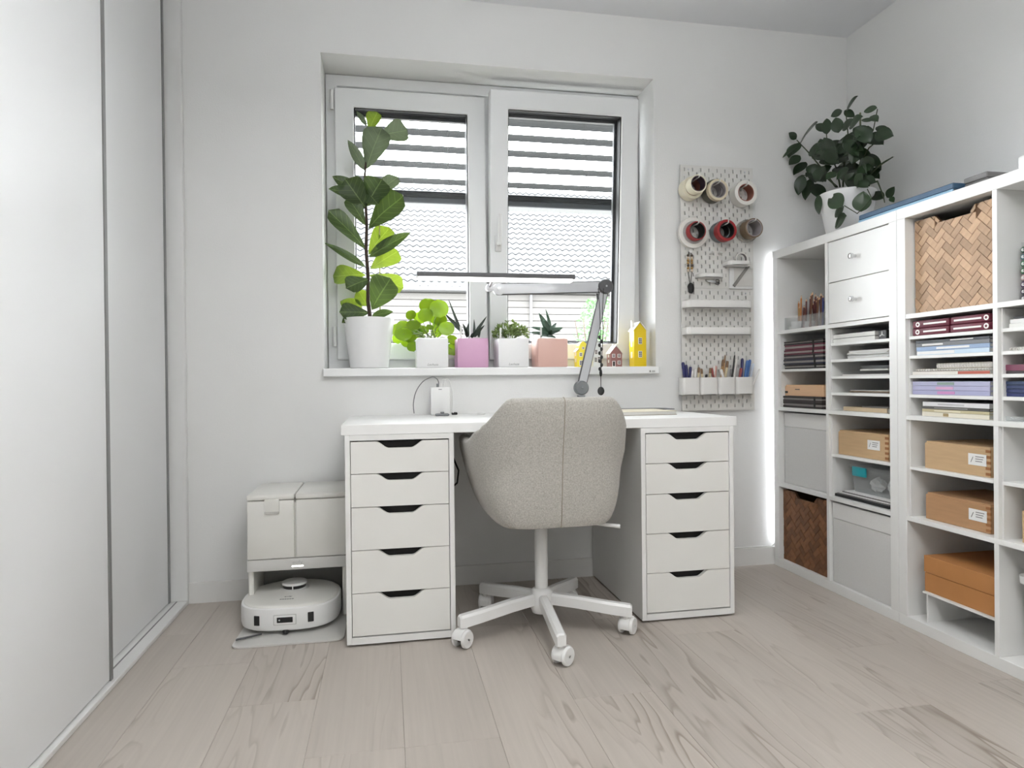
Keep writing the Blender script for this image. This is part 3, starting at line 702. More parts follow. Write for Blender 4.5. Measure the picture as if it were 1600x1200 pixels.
bm = B(); tube(bm, [v+Vector((0, -.0004, 0)) for v in out_lines[NPH//2]], .0016, 6); cpart('seam', bm, 'fabric_chair_seam', parent=shell)
# seat cushion
bm = B(); rings = []
for z, s in ((.425, .90), (.44, .98), (.475, 1.0), (.49, .97), (.497, .85), (.499, .5)):
    rings.append([bm.verts.new((.205*s*sgnpow(math.cos(2*PI*k/40), .6), .03+.225*s*sgnpow(math.sin(2*PI*k/40), .6), z)) for k in range(40)])
for a, b_ in zip(rings[:-1], rings[1:]):
    for k in range(40): bm.faces.new((a[k], a[(k+1) % 40], b_[(k+1) % 40], b_[k]))
bm.faces.new(rings[0]); bm.faces.new(rings[-1]); cpart('seat', bm, 'fabric_chair')
bm = B(); box(bm, (-.07, -.07, .402), (.07, .09, .4135), .003); cpart('mechanism', bm, 'plastic_black', False)
bm = B(); lathe(bm, [(.0155, .35), (.0155, .404)], n=20, cap0=True, cap1=True); cpart('gas_lift', bm, 'plastic_black')
bm = B(); lathe(bm, [(.0225, .125), (.0225, .362), (.020, .365), (.012, .365)], n=24); cpart('column', bm, 'plastic_white')
bm = B(); lathe(bm, [(.0225, .152), (.031, .147), (.039, .135), (.0395, .085), (.033, .066), (.02, .064)], n=28, cap1=True); cpart('hub', bm, 'plastic_white')
bm = B(); tube(bm, [(.05, -.06, .402), (.14, -.14, .396), (.225, -.175, .388)], [.005, .005, .007], 8); cpart('tilt_lever', bm, 'plastic_white')
LR = .292
for k in range(5):
    a = math.radians(-92+72*k)-math.radians(2); d = Vector((math.cos(a), math.sin(a), 0)); s = Vector((-d.y, d.x, 0))
    bm = B(); secs = []
    for t, zc_, hh, ww in ((.022, .116, .019, .016), (.12, .107, .0195, .016), (.24, .091, .020, .016), (LR+.014, .084, .0205, .016), (LR+.020, .083, .017, .013)):
        c = d*t
        secs.append([bm.verts.new(c+s*sx*ww*wf+Vector((0, 0, zc_+sz*hh))) for sx, sz, wf in ((-1, -1, 1), (1, -1, 1), (1, .6, 1), (.6, 1, 1), (-.6, 1, 1), (-1, .6, 1))])
    for q0, q1 in zip(secs[:-1], secs[1:]):
        for m_ in range(6): bm.faces.new((q0[m_], q0[(m_+1) % 6], q1[(m_+1) % 6], q1[m_]))
    bm.faces.new(secs[0]); bm.faces.new(secs[-1]); cpart('base_leg', bm, 'plastic_white', ang=30)
    # twin-wheel caster trailing at its own angle
    wa = (.35, .5, 2.6, .9, 3.6)[k] + .3; f = Vector((math.cos(wa), math.sin(wa), 0)); ax = Vector((-f.y, f.x, 0)); c = d*LR + f*.012 + Vector((0, 0, .0292))
    cst = cpart('caster', tube(B(), [d*LR+Vector((0, 0, .050)), d*LR+Vector((0, 0, .072))], .010, 12), 'plastic_white')
    bm = B(); n = 18; ra, rb = [], []
    for sg, lst in ((-.016, ra), (.016, rb)):
        for q in range(n+1):
            an = -.25+(PI+.1)*q/n; lst.append(bm.verts.new(c+ax*sg+(f*(-math.cos(an))+Vector((0, 0, 1))*math.sin(an))*.0325))
    for q in range(n): bm.faces.new((ra[q], ra[q+1], rb[q+1], rb[q]))
    ha = [bm.verts.new(v.co*1) for v in ra]; hb_ = [bm.verts.new(v.co*1) for v in rb]
    bm.faces.new(ha); bm.faces.new(hb_[::-1]); obj('hood', bm, 'plastic_white', cst, True, world=False)
    for sg in (-1, 1):
        bm = B(); lathe(bm, [(.004, 0), (.0265, .001), (.0290, .004), (.0290, .011), (.026, .0125)], c+ax*sg*.0265, ax*(-sg), 24, cap1=True)
        obj('wheel', bm, 'plastic_white', cst, True, world=False)
    bm = B(); box(bm, (-.028, -.010, -.010), (.012, .010, .010)); xform(bm, Matrix.Translation(c) @ Matrix.Rotation(math.atan2(f.y, f.x), 4, 'Z')); obj('wheel_core', bm, 'plastic_black', cst, world=False)

# ================================================================== ROBOT VACUUM AND STATION
DX0, DX1 = -.502, -.152; DYF = -.315; DZT = .470
st = thing('robot_station', ((DX0+DX1)/2, -.17, 0), 'tall white robot vacuum docking station against the wall', 'docking station')
mid = DX0+.168
M_ = 'plastic_cream'
bm = B(); box(bm, (DX0+.004, DYF+.012, .190), (DX1-.004, -.022, DZT-.03), .008, 2); obj('body', bm, M_, st, True)
for xa, xb in ((DX0, mid-.0015), (mid+.0015, DX1)):
    d = obj('tank_front', box(B(), (xa+.001, DYF, .236), (xb-.001, DYF+.06, DZT-.022), .005, 2), M_, st, True)
for xa, xb in ((DX0, mid-.0015), (mid+.0015, DX1)):
    bm = B(); box(bm, (xa, DYF-.002, DZT-.020), (xb, -.020, DZT), .006, 2); obj('lid', bm, M_, st, True)
lx = DX0+.088
bm = B(); box(bm, (lx-.026, DYF-.006, DZT-.070), (lx+.026, DYF+.002, DZT-.016), .003, 2); lt = obj('latch', bm, M_, st, True)
bm = B(); box(bm, (lx-.025, DYF-.0066, DZT-.069), (lx+.025, DYF-.003, DZT-.061)); obj('latch_lip', bm, mat('plastic_shade', (.52, .51, .48, 1), .4, noise=.02), lt)
bm = B(); box(bm, (DX0, DYF+.001, .192), (DX1, DYF+.06, .234), .004, 2); obj('front_band', bm, mat('band_grey', (.64, .635, .615, 1), .35, noise=.015), st, True)
ex = (DX0+DX1)/2
bm = B(); box(bm, (ex-.020, DYF-.0005, .2035), (ex+.020, DYF+.004, .2075)); obj('status_light', bm, 'led_white', st)
bm = text_bm('eufy', .022); xform(bm, Matrix.Translation((ex, DYF+.0006, .219)) @ Matrix.Rotation(PI/2, 4, 'X')); obj('lettering', bm, 'band_grey_text' if False else mat('text_grey', (.50, .495, .48, 1), .4, noise=.02), st)
for xa in (DX0, DX1-.018): obj('side_wall', box(B(), (xa, DYF+.02, .006), (xa+.018, -.022, .193), .004), M_, st)
obj('cavity_back', box(B(), (DX0+.018, -.09, .006), (DX1-.018, -.075, .19)), mat('cavity_grey', (.30, .30, .29, 1), .6, noise=.03), st)
bm = B(); n = 6
poly = []
for cx_, cy_, a0 in ((DX1-.03, -.50, -PI/2), (DX1-.03, -.06, 0), (DX0+.03, -.06, PI/2), (DX0-.012+.03, -.50, PI)):
    for i in range(n+1):
        a = a0+PI/2*i/n; poly.append((cx_+.03*math.cos(a)+.01*0, cy_+.03*math.sin(a)))
prism(bm, poly, (0, 0, .001), (1, 0, 0), (0, 1, 0), (0, 0, .005)); obj('floor_mat', bm, mat('mat_translucent', (.62, .61, .585, 1), .3, noise=.02), st)
# the robot: squared-off round body
RX, RY, RR = ex-.020, -.285, .172
rb = thing('robot_vacuum', (RX, RY, .006), 'white robot vacuum parked in its docking station', 'robot vacuum', rotz=math.radians(-2))
def rpart(n_, bm, m, parent=None, smooth=True, ang=40): return obj(n_, bm, m, parent or rb, smooth, world=False, ang=ang)
def rshape(r, k=64, nn=None):
    out = []
    for i in range(k):
        a = 2*PI*i/k; c, s = math.cos(a), math.sin(a)
        e_ = 2.9 if s < 0 else 2.2
        out.append((r*sgnpow(c, 2/e_), r*.98*sgnpow(s, 2/e_)))
    return out
def rloft(levels, m, name, parent=None):
    bm = B(); rg = [[bm.verts.new((x, y, z)) for x, y in rshape(r)] for r, z in levels]
    for a, b_ in zip(rg[:-1], rg[1:]):
        for k_ in range(64): bm.faces.new((a[k_], a[(k_+1) % 64], b_[(k_+1) % 64], b_[k_]))
    bm.faces.new(rg[0]); bm.faces.new(rg[-1]); return rpart(name, bm, m, parent)
rloft([(.155, .010), (.169, .018), (.172, .030), (.172, .083), (.170, .090), (.166, .0925)], 'plastic_white', 'body')
rloft([(.1635, .0925), (.1635, .094), (.160, .0975), (.150, .0985)], 'plastic_cream', 'top_cover')
bm = B(); lathe(bm, [(.054, 0), (.048, .003), (.040, .0035)], (-.004, .052, .0985), n=32); rpart('turret_ring', bm, mat('band_grey', (.64, .635, .615, 1)))
bm = B(); lathe(bm, [(.040, .0), (.042, .016)], (-.004, .052, .0985), n=32, cap0=True, cap1=True); tw = rpart('turret_sensor', bm, 'plastic_black')
bm = B(); lathe(bm, [(.0455, .016), (.046, .021), (.044, .024), (0, .0245)], (-.004, .052, .0985), n=32, cap0=True); rpart('turret_cap', bm, 'plastic_white', tw)
bm = B(); box(bm, (-.0055, .052-.0435, .0985), (-.0025, .052-.040, .1145)); rpart('turret_post', bm, 'plastic_white', tw, False)
def rface(xc, zc_, w_, h_, m, name, dy=0, r=.006):
    """plate on the flat front of the bumper"""
    yf = -.172*.98*(max(0, 1-abs(xc/.172)**2.9))**(1/2.9)
    ang_ = math.atan(-(abs(xc/.172)**1.9)*math.copysign(1, xc)*-.9)
    bm = B(); box(bm, (-w_/2, -.002-dy, -h_/2), (w_/2, .006, h_/2), min(r, .0019), 2)
    xform(bm, Matrix.Translation((xc, yf, zc_)) @ Matrix.Rotation(ang_, 4, 'Z')); rpart(name, bm, m)
rface(-.095, .052, .020, .034, 'plastic_black', 'side_sensor'); rface(.085, .056, .020, .034, 'plastic_black', 'side_sensor')
rface(0, .054, .076, .036, mat('text_grey', (.50, .495, .48, 1)), 'camera_bezel_edge', .0003)
rface(0, .054, .073, .033, 'plastic_white', 'camera_bezel', .0007)
rface(0, .054, .054, .020, 'plastic_black', 'camera_window', .0012)
bm = B(); sphere(bm, (-.018, -.1717, .054), .003, 10); rpart('lens', bm, 'metal_silver')
bm = B(); sphere(bm, (0.0, -.160, .010), .011, 12, sz=.9); rpart('front_wheel', bm, 'plastic_black')
bm = text_bm('eufy', .016); xform(bm, Matrix.Translation((-.008, -.058, .0987))); rpart('lettering', bm, 'print_grey', smooth=False)
bm = B()
for i in range(6): box(bm, (-.032+i*.0082, -.089, .0986), (-.032+i*.0082+.0064, -.082, .0991))
rpart('small_print', bm, 'print_grey', smooth=False)
bm = B(); prism(bm, [(0, -.008), (.075, .006), (.075, .012), (0, .004)], (-.152, -.20, .0065), (1, .35, 0), (0, 1, 0), (0, 0, .004)); rpart('side_brush', bm, 'plastic_darkgrey', smooth=False)

# ================================================================== PLANTS: leaf builder
def leaf_bm(L_, W_, shape='oval', fold=.18, curve=.2, n=10, m=4):
    """leaf along +y from the origin, lying in x/y, blade bent by curve and folded on its midrib"""
    bm = B(); rows_ = []
    for i in range(n+1):
        t = i/n
        if shape == 'oval': wd_ = math.sin(PI*min(1, t**.85))**.75
        elif shape == 'fiddle': wd_ = min(1, 1.32*t**.8*math.sqrt(max(0, 1-t**5)))
        elif shape == 'lance': wd_ = (1-t)**.7*min(1, (t+.25)*1.9)
        elif shape == 'strap': wd_ = (1-t**3)*.95+.05
        else: wd_ = math.sqrt(max(0, 1-(2*t-1)**2))
        wd_ = max(.02, wd_)
        row = []
        for j in range(-m//2, m//2+1):
            s = j/(m/2)
            x = s*W_/2*wd_; z = fold*W_*abs(s)*wd_*.5 - curve*L_*t*t + .03*W_*math.sin(5*t+3*s)
            row.append(bm.verts.new((x, L_*t*(1-.12*abs(curve)*t), z)))
        rows_.append(row)
    for a, b_ in zip(rows_[:-1], rows_[1:]):
        for j in range(m): bm.faces.new((a[j], a[j+1], b_[j+1], b_[j]))
    return bm
def place_leaf(parent, base, tip, width, m, shape='oval', face=Vector((0, -1, .35)), fold=.18, curve=.12, name='leaf'):
    base, tip = Vector(base), Vector(tip); d = tip-base; L_ = d.length; y = d.normalized()
    z = (face - y*face.dot(y))
    if z.length < 1e-4: z = Vector((0, 0, 1)) - y*y.z
    z.normalize(); x = y.cross(z)
    bm = leaf_bm(L_, width, shape, fold, curve)
    Mx = Matrix(((x.x, y.x, z.x, 0), (x.y, y.y, z.y, 0), (x.z, y.z, z.z, 0), (0, 0, 0, 1)))
    o = obj(name, bm, m, parent, True, world=False, ang=180)
    T = Vector((0, 0, 0)); q = parent
    while q is not None: T += q.location; q = q.parent
    o.matrix_local = Matrix.Translation(base-T) @ Mx; return o

# --- fiddle-leaf fig
PY = .060
pc = (un(536, 498, 'y', PY)+un(616, 498, 'y', PY))/2; ptop = pc.z
fig = thing('fiddle_leaf_fig', (pc.x, PY, WB), 'tall fiddle-leaf fig in round white pot on the window sill', 'potted plant')
bm = B(); lathe(bm, [(.0, 0), (.075, 0), (.080, .004), (.1065, ptop-WB-.004), (.1055, ptop-WB), (.100, ptop-WB), (.098, ptop-WB-.03), (0, ptop-WB-.035)], (pc.x, PY, WB), n=48); obj('pot', bm, 'pot_white', fig, True)
bm = B(); lathe(bm, [(0, ptop-WB-.02), (.0975, ptop-WB-.022)], (pc.x, PY, WB), n=32); obj('soil', bm, 'soil', fig, True)
stem_px = [(579, 502), (575, 470), (575, 430), (572, 390), (573, 350), (571, 310), (570, 275), (573, 235), (574, 198)]
bm = B(); tube(bm, [un(u, v, 'y', PY) for u, v in stem_px], [.0085, .008, .0075, .007, .006, .0055, .005, .0035, .002], 8); obj('stem', bm, 'fig_stem', fig, True)
bm = B(); tube(bm, [un(594, 500, 'y', PY+.03), un(593, 352, 'y', PY+.03)], .003, 6); obj('stake', bm, 'stake_bamboo', fig, True)
PXM = FPX/2.93
for (u0, v0, u1, v1, wpx, dy, kd_) in [
    (573, 197, 557, 172, 7, .02, 'g'), (577, 206, 587, 175, 25, -.02, 'y'), (592, 214, 635, 201, 34, .01, 'g'), (573, 264, 593, 200, 40, -.05, 'g'),
    (569, 266, 546, 219, 15, -.02, 'g'), (562, 302, 522, 275, 18, -.03, 'd'), (560, 306, 517, 293, 18, -.05, 'd'), (572, 326, 541, 282, 36, -.05, 'd'),
    (574, 322, 594, 280, 40, -.03, 'd'), (579, 312, 619, 274, 24, .03, 'g'), (576, 357, 624, 304, 48, -.06, 'd'), (571, 352, 546, 308, 24, -.03, 'd'),
    (572, 390, 518, 328, 27, -.04, 'd'), (571, 417, 511, 378, 11, -.02, 'd'), (576, 398, 606, 354, 30, .03, 'y'), (577, 402, 637, 361, 20, -.02, 'd'),
    (579, 420, 621, 391, 30, .04, 'y'), (571, 430, 521, 429, 30, .03, 'y'), (578, 436, 543, 447, 26, -.06, 'd'), (577, 430, 630, 447, 28, .03, 'y'),
    (581, 484, 607, 436, 42, -.05, 'd'), (574, 478, 559, 452, 20, .04, 'y'), (577, 489, 534, 486, 24, -.06, 'd'), (566, 484, 532, 470, 20, .03, 'y'),
    (563, 489, 536, 502, 15, -.05, 'd'), (581, 494, 612, 486, 12, -.03, 'd'), (574, 300, 590, 318, 22, -.03, 'd'), (572, 290, 556, 330, 22, .01, 'g')]:
    b0 = un(u0, v0, 'y', PY); t0 = un(u1, v1, 'y', PY+dy)
    place_leaf(fig, b0, b0+(t0-b0)*1.05, wpx/PXM*1.22, {'d': 'fig_leaf_dark', 'y': 'fig_leaf_young', 'g': 'fig_leaf_grey'}[kd_], 'fiddle' if wpx > 22 else 'oval', Vector((random.uniform(-.3, .3), -1, random.uniform(.1, .6))), .2, .10)

# --- cube planters
def cube_pot(u0, u1, m, name, label, logo=True, yf=.004):
    x0, x1 = un(u0, 572, 'y', yf).x, un(u1, 572, 'y', yf).x; x1 = x0+.136; h = .128; y0, y1 = yf, yf+.136
    t = thing(name, ((x0+x1)/2, (y0+y1)/2, WB), label, 'potted plant', 'cube planters on the window sill')
    bm = B(); e = .006
    box(bm, (x0, y0, WB), (x1, y1, WB+h), .006, 2)
    fs = [f for f in bm.faces if f.normal.z > .99 and f.calc_center_median().z > WB+h-.001]
    r = bmesh.ops.inset_region(bm, faces=fs, thickness=e)
    bmesh.ops.translate(bm, verts=list({v for f in fs for v in f.verts}), vec=(0, 0, -.012))
    obj('pot', bm, m, t, True, ang=30)
    bm = B(); box(bm, (x0+e, y0+e, WB+h-.014), (x1-e, y1-e, WB+h-.0105)); obj('soil', bm, 'soil', t)
    if logo:
        bm = text_bm('Lechuza', .014, .35); xform(bm, Matrix.Translation(((x0+x1)/2, y0-.0003, WB+.014)) @ Matrix.Rotation(PI/2, 4, 'X')); obj('lettering', bm, 'print_grey', t)
    return t, (x0+x1)/2, (y0+y1)/2, WB+h-.01
def gauge(t, u, v, m='plastic_white'):
    p = un(u, v, 'y', .02); bm = B(); box(bm, (p.x-.004, .014, WB+.10), (p.x+.004, .022, p.z), .002, 1); obj('water_gauge', bm, m, t)
# pilea
t, cx_, cy_, cz_ = cube_pot(651, 701, 'pot_white', 'pilea_plant', 'round-leaved bright green pilea in white cube pot')
for (u, v, r, dy) in [(669, 477, 12, .02), (686, 482, 12.5, -.03), (642, 492, 7, 0), (657, 496, 9, .02), (665, 492, 10, -.04), (646, 508, 9, -.07), (631, 511, 10, .02), (630, 522, 11, -.06),
        (621, 515, 9, .04), (622, 528, 8, .03), (640, 527, 8, -.03), (645, 541, 8, -.0), (636, 535, 8, .04), (688, 500, 9, .03), (698, 513, 10, -.07), (686, 509, 9, .05),
        (707, 531, 8, .05), (706, 546, 9, .04), (692, 517, 6, -.05), (672, 511, 5, -.05), (652, 519, 8, .05), (661, 515, 8, .06), (678, 499, 7, .06), (655, 527, 7, .05), (682, 520, 7, .06), (645, 520, 7, .05)]:
    c = un(u, v, 'y', cy_+dy); R_ = r/PXM*1.18
    s0 = Vector((cx_+random.uniform(-.02, .02), cy_+random.uniform(-.02, .02), cz_))
    out = (c-s0); fc = Vector((out.x*1.2+random.uniform(-.25, .25), -.9+random.uniform(-.3, .2), .35+random.uniform(-.2, .3)))
    up = Vector((random.uniform(-.3, .3), 0, 1)) if c.z > cz_+.02 else Vector((random.uniform(-.3, .3), 0, -1))
    fcn = fc.normalized(); dirv = (up-fcn*up.dot(fcn)).normalized()
    place_leaf(t, c-dirv*R_, c+dirv*R_, 2*R_, 'pilea_leaf', 'round', fc, .10, .08)
    midp = (s0+c)/2+Vector((0, 0, .015)); bm = B(); tube(bm, [s0, midp, c], .0014, 5); obj('leaf_stalk', bm, 'stem_green', t, True)
# gasteria
t, cx_, cy_, cz_ = cube_pot(715, 763, 'pot_pink', 'gasteria_plant', 'spiky dark succulent in lilac-pink cube pot', False)
gauge(t, 720, 509)
for (u0, v0, u1, v1, wpx, dy) in [(722, 523, 700, 466, 6, .03), (722, 518, 694, 489, 9, -.02), (731, 525, 723, 505, 8, -.03), (728, 525, 733, 503, 8, .0), (741, 526, 741, 498, 6, .03), (742, 522, 761, 493, 7, .02), (741, 526, 757, 508, 8, -.03), (736, 527, 745, 515, 8, -.04), (730, 527, 727, 513, 7, -.05), (748, 527, 751, 517, 6, -.03)]:
    place_leaf(t, un(u0, v0, 'y', cy_), un(u1, v1, 'y', cy_+dy), wpx/PXM, 'gasteria_leaf', 'lance', Vector((random.uniform(-.5, .5), -1, .3)), .5, .04)
# small-leaved crassula
t, cx_, cy_, cz_ = cube_pot(779, 826, 'pot_white', 'jade_plant', 'bushy small-leaved jade plant in white cube pot')
gauge(t, 782, 512)
bm = B()
for i in range(480):
    a, q = random.uniform(0, 2*PI), random.random()**.5
    rx_ = .078*q; hgt = .082*math.sqrt(max(0, 1-q*q*.8))*random.uniform(.25, 1)
    c = Vector((cx_+rx_*math.cos(a), cy_+.85*rx_*math.sin(a), cz_+.004+hgt))
    d = Vector((math.cos(a)*q+random.gauss(0, .5), math.sin(a)*q+random.gauss(0, .5), .6+random.gauss(0, .4))).normalized(); s = d.cross(Vector((random.gauss(0, 1), random.gauss(0, 1), random.gauss(0, 1)))).normalized()
    L_ = random.uniform(.012, .02); nn = d.cross(s)*.0015
    v = [bm.verts.new(p) for p in (c, c+d*L_*.55+s*L_*.34+nn, c+d*L_, c+d*L_*.55-s*L_*.34+nn)]; bm.faces.new(v)
obj('foliage', bm, 'jade_leaf', t, kind='stuff')
for i in range(9):
    a = i*.7; bm = B(); tube(bm, [(cx_+.01*math.cos(a), cy_+.01*math.sin(a), cz_-.002), (cx_+.045*math.cos(a), cy_+.04*math.sin(a), cz_+.045)], [.003, .0018], 5); obj('stem', bm, 'stem_green', t)
# agave-like succulent
t, cx_, cy_, cz_ = cube_pot(841, 886, 'pot_salmon', 'agave_plant', 'pointed-leaf agave rosette in salmon pink cube pot', False)
gauge(t, 845, 512)
for (u0, v0, u1, v1, wpx, dy) in [(858, 516, 842, 488, 14, .02), (860, 510, 853, 481, 7, .04), (860, 517, 830, 510, 13, -.03), (858, 522, 829, 518, 12, -.06), (861, 514, 870, 503, 9, .04), (860, 517, 880, 511, 13, .0), (860, 520, 875, 516, 12, -.05), (857, 521, 864, 514, 10, -.07), (853, 523, 868, 526, 13, -.075), (857, 523, 846, 524, 11, -.075), (858, 514, 850, 500, 12, -.02)]:
    place_leaf(t, un(u0, v0+3, 'y', cy_), un(u1, v1, 'y', cy_+dy), wpx/PXM*1.05, 'agave_leaf', 'lance', Vector((random.uniform(-.4, .4), -1, .6)), .45, .08)

# --- little ceramic houses
def house(u0, u1, vtop, name, label, wall, roof_m, kind_, wins, depth=.05, yf=.03, door=None, chimney=None):
    x0, x1 = un(u0, 572, 'y', yf).x, un(u1, 572, 'y', yf).x; zt = un((u0+u1)/2, vtop, 'y', yf).z; w_ = x1-x0; h = zt-WB; y1 = yf+depth
    t = thing(name, ((x0+x1)/2, (yf+y1)/2, WB), label, 'ornament', 'ceramic houses on the window sill')
    if kind_ == 'gable':
        eave = h-w_*.62; prof = [(0, 0), (w_, 0), (w_, eave), (w_/2, h-.004), (0, eave)]
    else:
        eave = h*.62; prof = [(0, 0), (w_, 0), (w_, eave), (w_*.86, eave)]
        for i in range(9): a = PI*i/8; prof.append((w_/2+w_*.34*math.cos(a), eave+.012+(h-eave-.012)*math.sin(a)))
        prof += [(w_*.14, eave), (0, eave)]
    bm = B(); prism(bm, prof, (x0, yf, WB), (1, 0, 0), (0, 0, 1), (0, depth, 0)); obj('walls', bm, wall, t)
    if kind_ == 'gable':
        for sx in (0, 1):
            xe = x0-.004 if sx == 0 else x1+.004; bm = B(); a, b_ = Vector((xe, yf-.003, WB+eave-.004)), Vector((x0+w_/2, yf-.003, WB+h))
            prism(bm, [(0, 0), (1, 0), (1, .004), (0, .004)], a, b_-a, Vector((0, 0, 1)), (0, depth+.006, 0)); obj('roof_slope', bm, roof_m, t)
    else:
        for sx in (0, 1):
            a = x0-.003 if sx == 0 else x1+.003; c_ = x0+w_/2; bm = B()
            A_, B_ = Vector((a, yf+.008, WB+eave-.003)), Vector((c_, yf+.008, WB+h-.012)); prism(bm, [(0, 0), (1, 0), (1, .004), (0, .004)], A_, B_-A_, Vector((0, 0, 1)), (0, depth-.006, 0)); obj('roof_slope', bm, roof_m, t)
    for (fx, fz, ww, hh, shp) in wins:
        cxx, czz = x0+fx*w_, WB+fz*h
        fr = obj('window_surround', box(B(), (cxx-ww/2-.002, yf-.0022, czz-hh/2-.002), (cxx+ww/2+.002, yf+.001, czz+hh/2+.002), .001), 'house_trim', t)
        nx, nz = shp
        for ix in range(nx):
            for iz in range(nz):
                a = cxx-ww/2+ww*(ix+.12)/nx; b_ = cxx-ww/2+ww*(ix+.88)/nx; c0_ = czz-hh/2+hh*(iz+.12)/nz; d0_ = czz-hh/2+hh*(iz+.88)/nz
                obj('opening', box(B(), (a, yf-.0026, c0_), (b_, yf-.0018, d0_)), 'house_hole', fr)
    if door:
        fx, ww, hh = door; cxx = x0+fx*w_; fr = obj('door_surround', box(B(), (cxx-ww/2-.003, yf-.0022, WB), (cxx+ww/2+.003, yf+.001, WB+hh+.003)), 'house_trim', t)
        obj('doorway', box(B(), (cxx-ww/2, yf-.0026, WB+.003), (cxx+ww/2, yf-.0018, WB+hh)), 'house_hole', fr)
    # openings down the visible side
    for fz in (.2, .45):
        obj('side_window', box(B(), (x0-.0012, yf+depth*.35, WB+h*fz), (x0+.001, yf+depth*.65, WB+h*(fz+.14))), 'house_trim', t)
    if chimney:
        bm = B(); fx = chimney; box(bm, (x0+fx*w_-.006, yf+depth*.5, WB+h-.025), (x0+fx*w_+.006, yf+depth*.5+.012, WB+h+.010)); obj('chimney', bm, roof_m, t)
    return t
house(902, 921, 533.5, 'ceramic_house', 'small yellow ceramic house with rounded gable beside the lamp arm', 'house_yellow_pale', 'house_trim', 'round', [(.5, .74, .008, .008, (2, 2)), (.3, .49, .011, .014, (2, 2)), (.75, .49, .011, .014, (2, 2)), (.32, .16, .013, .020, (2, 3)), (.75, .16, .011, .02, (2, 3))], depth=.045)
house(927, 940, 533, 'ceramic_house', 'white ceramic house with grid windows behind the lamp arm', 'house_white', 'house_white', 'gable', [(.35, .58, .011, .02, (2, 3)), (.72, .28, .014, .026, (3, 3)), (.3, .28, .011, .02, (2, 3))], depth=.045, yf=.05)
house(954, 972, 540, 'ceramic_house', 'small mauve brick ceramic house with white windows', 'house_mauve', 'house_trim', 'gable', [(.27, .52, .011, .013, (2, 2)), (.74, .52, .011, .013, (2, 2)), (.74, .20, .011, .013, (2, 2))], depth=.05, door=(.28, .009, .024), chimney=.5)
house(991, 1010, 503.5, 'ceramic_house', 'tall mustard yellow ceramic house with white roof', 'house_yellow', 'house_trim', 'gable', [(.5, .58, .014, .026, (2, 3)), (.5, .28, .014, .026, (2, 3))], depth=.06, chimney=.12)

# ================================================================== PEGBOARD
PBX, PBZ, PBY = 1.3225, 1.8495, -.022       # left edge, top edge, room face
mat('peg_hole_dark', (.2, .2, .19, 1), .9, noise=.05)
def pegboard(ztop, label):
    w_, h = .360, .560
    t = thing('pegboard', (PBX+w_/2, PBY, ztop-h), label, 'pegboard', 'white pegboards on the wall')
    # sheet with real slots: staggered 5 x 15 mm slots on a 20 mm grid
    sw, sh = .0052, .0150
    xs = [0]; zs = [0]; colx = {}; rowz = {}
    for i in range(17):
        c = .020+i*.020; colx[len(xs)] = i; xs += [c-sw/2, c+sw/2]
    xs.append(w_)
    for j in range(27):
        c = .020+j*.020; rowz[len(zs)] = j; zs += [c-sh/2, c+sh/2]
    zs.append(h); bm = B()
    V = [[bm.verts.new((PBX+x, PBY, ztop-h+z)) for z in zs] for x in xs]
    for a in range(len(xs)-1):
        for b_ in range(len(zs)-1):
            if a in colx and b_ in rowz and (colx[a]+rowz[b_]) % 2 == 0: continue
            bm.faces.new((V[a][b_], V[a+1][b_], V[a+1][b_+1], V[a][b_+1]))
    r = bmesh.ops.extrude_face_region(bm, geom=list(bm.faces))
    bmesh.ops.translate(bm, verts=[v for v in r['geom'] if isinstance(v, bmesh.types.BMVert)], vec=(0, .005, 0))
    obj('panel', bm, 'pegboard_white', t)
    for dx in (.03, w_-.03):
        for dz in (.03, h-.03):
            bm = B(); tube(bm, [(PBX+dx, PBY+.005, ztop-h+dz), (PBX+dx, -.0005, ztop-h+dz)], .006, 8); obj('spacer', bm, 'plastic_white', t)
    for dx in (.040, w_-.040):
        bm = B(); tube(bm, [(PBX+dx, PBY-.003, ztop-.020), (PBX+dx, PBY, ztop-.020)], .004, 8); obj('screw', bm, 'metal_silver', t)
pegboard(PBZ, 'upper white pegboard with tape rolls on the wall')
pegboard(PBZ-.5605, 'lower white pegboard with pen holder on the wall')

def tape_roll(cx_, cz_, y0, r, rin, wid, m, name_m, label, inner='wood_end', face=None):
    """roll of tape on a hook: axis square to the board"""
    t = thing('tape_roll', (cx_, y0-wid/2, cz_-r), label, 'tape roll', 'tape rolls on the pegboard')
    bm = B(); rc = rin+.0035
    lathe(bm, [(rc, 0), (r-.001, 0), (r, -.001), (r, -wid+.001), (r-.001, -wid), (rc, -wid), (rc, 0)], (cx_, y0, cz_), 'y', 36); tp = obj('tape', bm, m, t, True)
    bm = B(); lathe(bm, [(rc, 0), (rin, 0), (rin, -wid), (rc, -wid), (rc, 0)], (cx_, y0, cz_), 'y', 36); obj('core', bm, inner, t, True)
    return t
def hook(cx_, cz_, ln, label='white pegboard hook carrying tape rolls'):
    bm = B(); tube(bm, [(cx_, PBY+.002, cz_), (cx_, PBY-ln, cz_), (cx_, PBY-ln-.008, cz_+.003), (cx_, PBY-ln-.010, cz_+.014)], .0030, 8)
    single('hook', bm, 'pegboard_accessory', label, 'hook', 'hooks on the pegboard', smooth=True)
cream = mat('tape_cream', S(226, 220, 198), .5, noise=.03); dgrey = mat('tape_grey', S(96, 94, 86), .5, noise=.05); tan = mat('tape_tan', S(208, 196, 170), .5, noise=.03)
red = mat('tape_red', S(150, 30, 34), .4, noise=.05); tw_ = mat('tape_white', S(228, 226, 220), .45, noise=.02); brn = mat('tape_brown', S(108, 88, 66), .45, noise=.06)
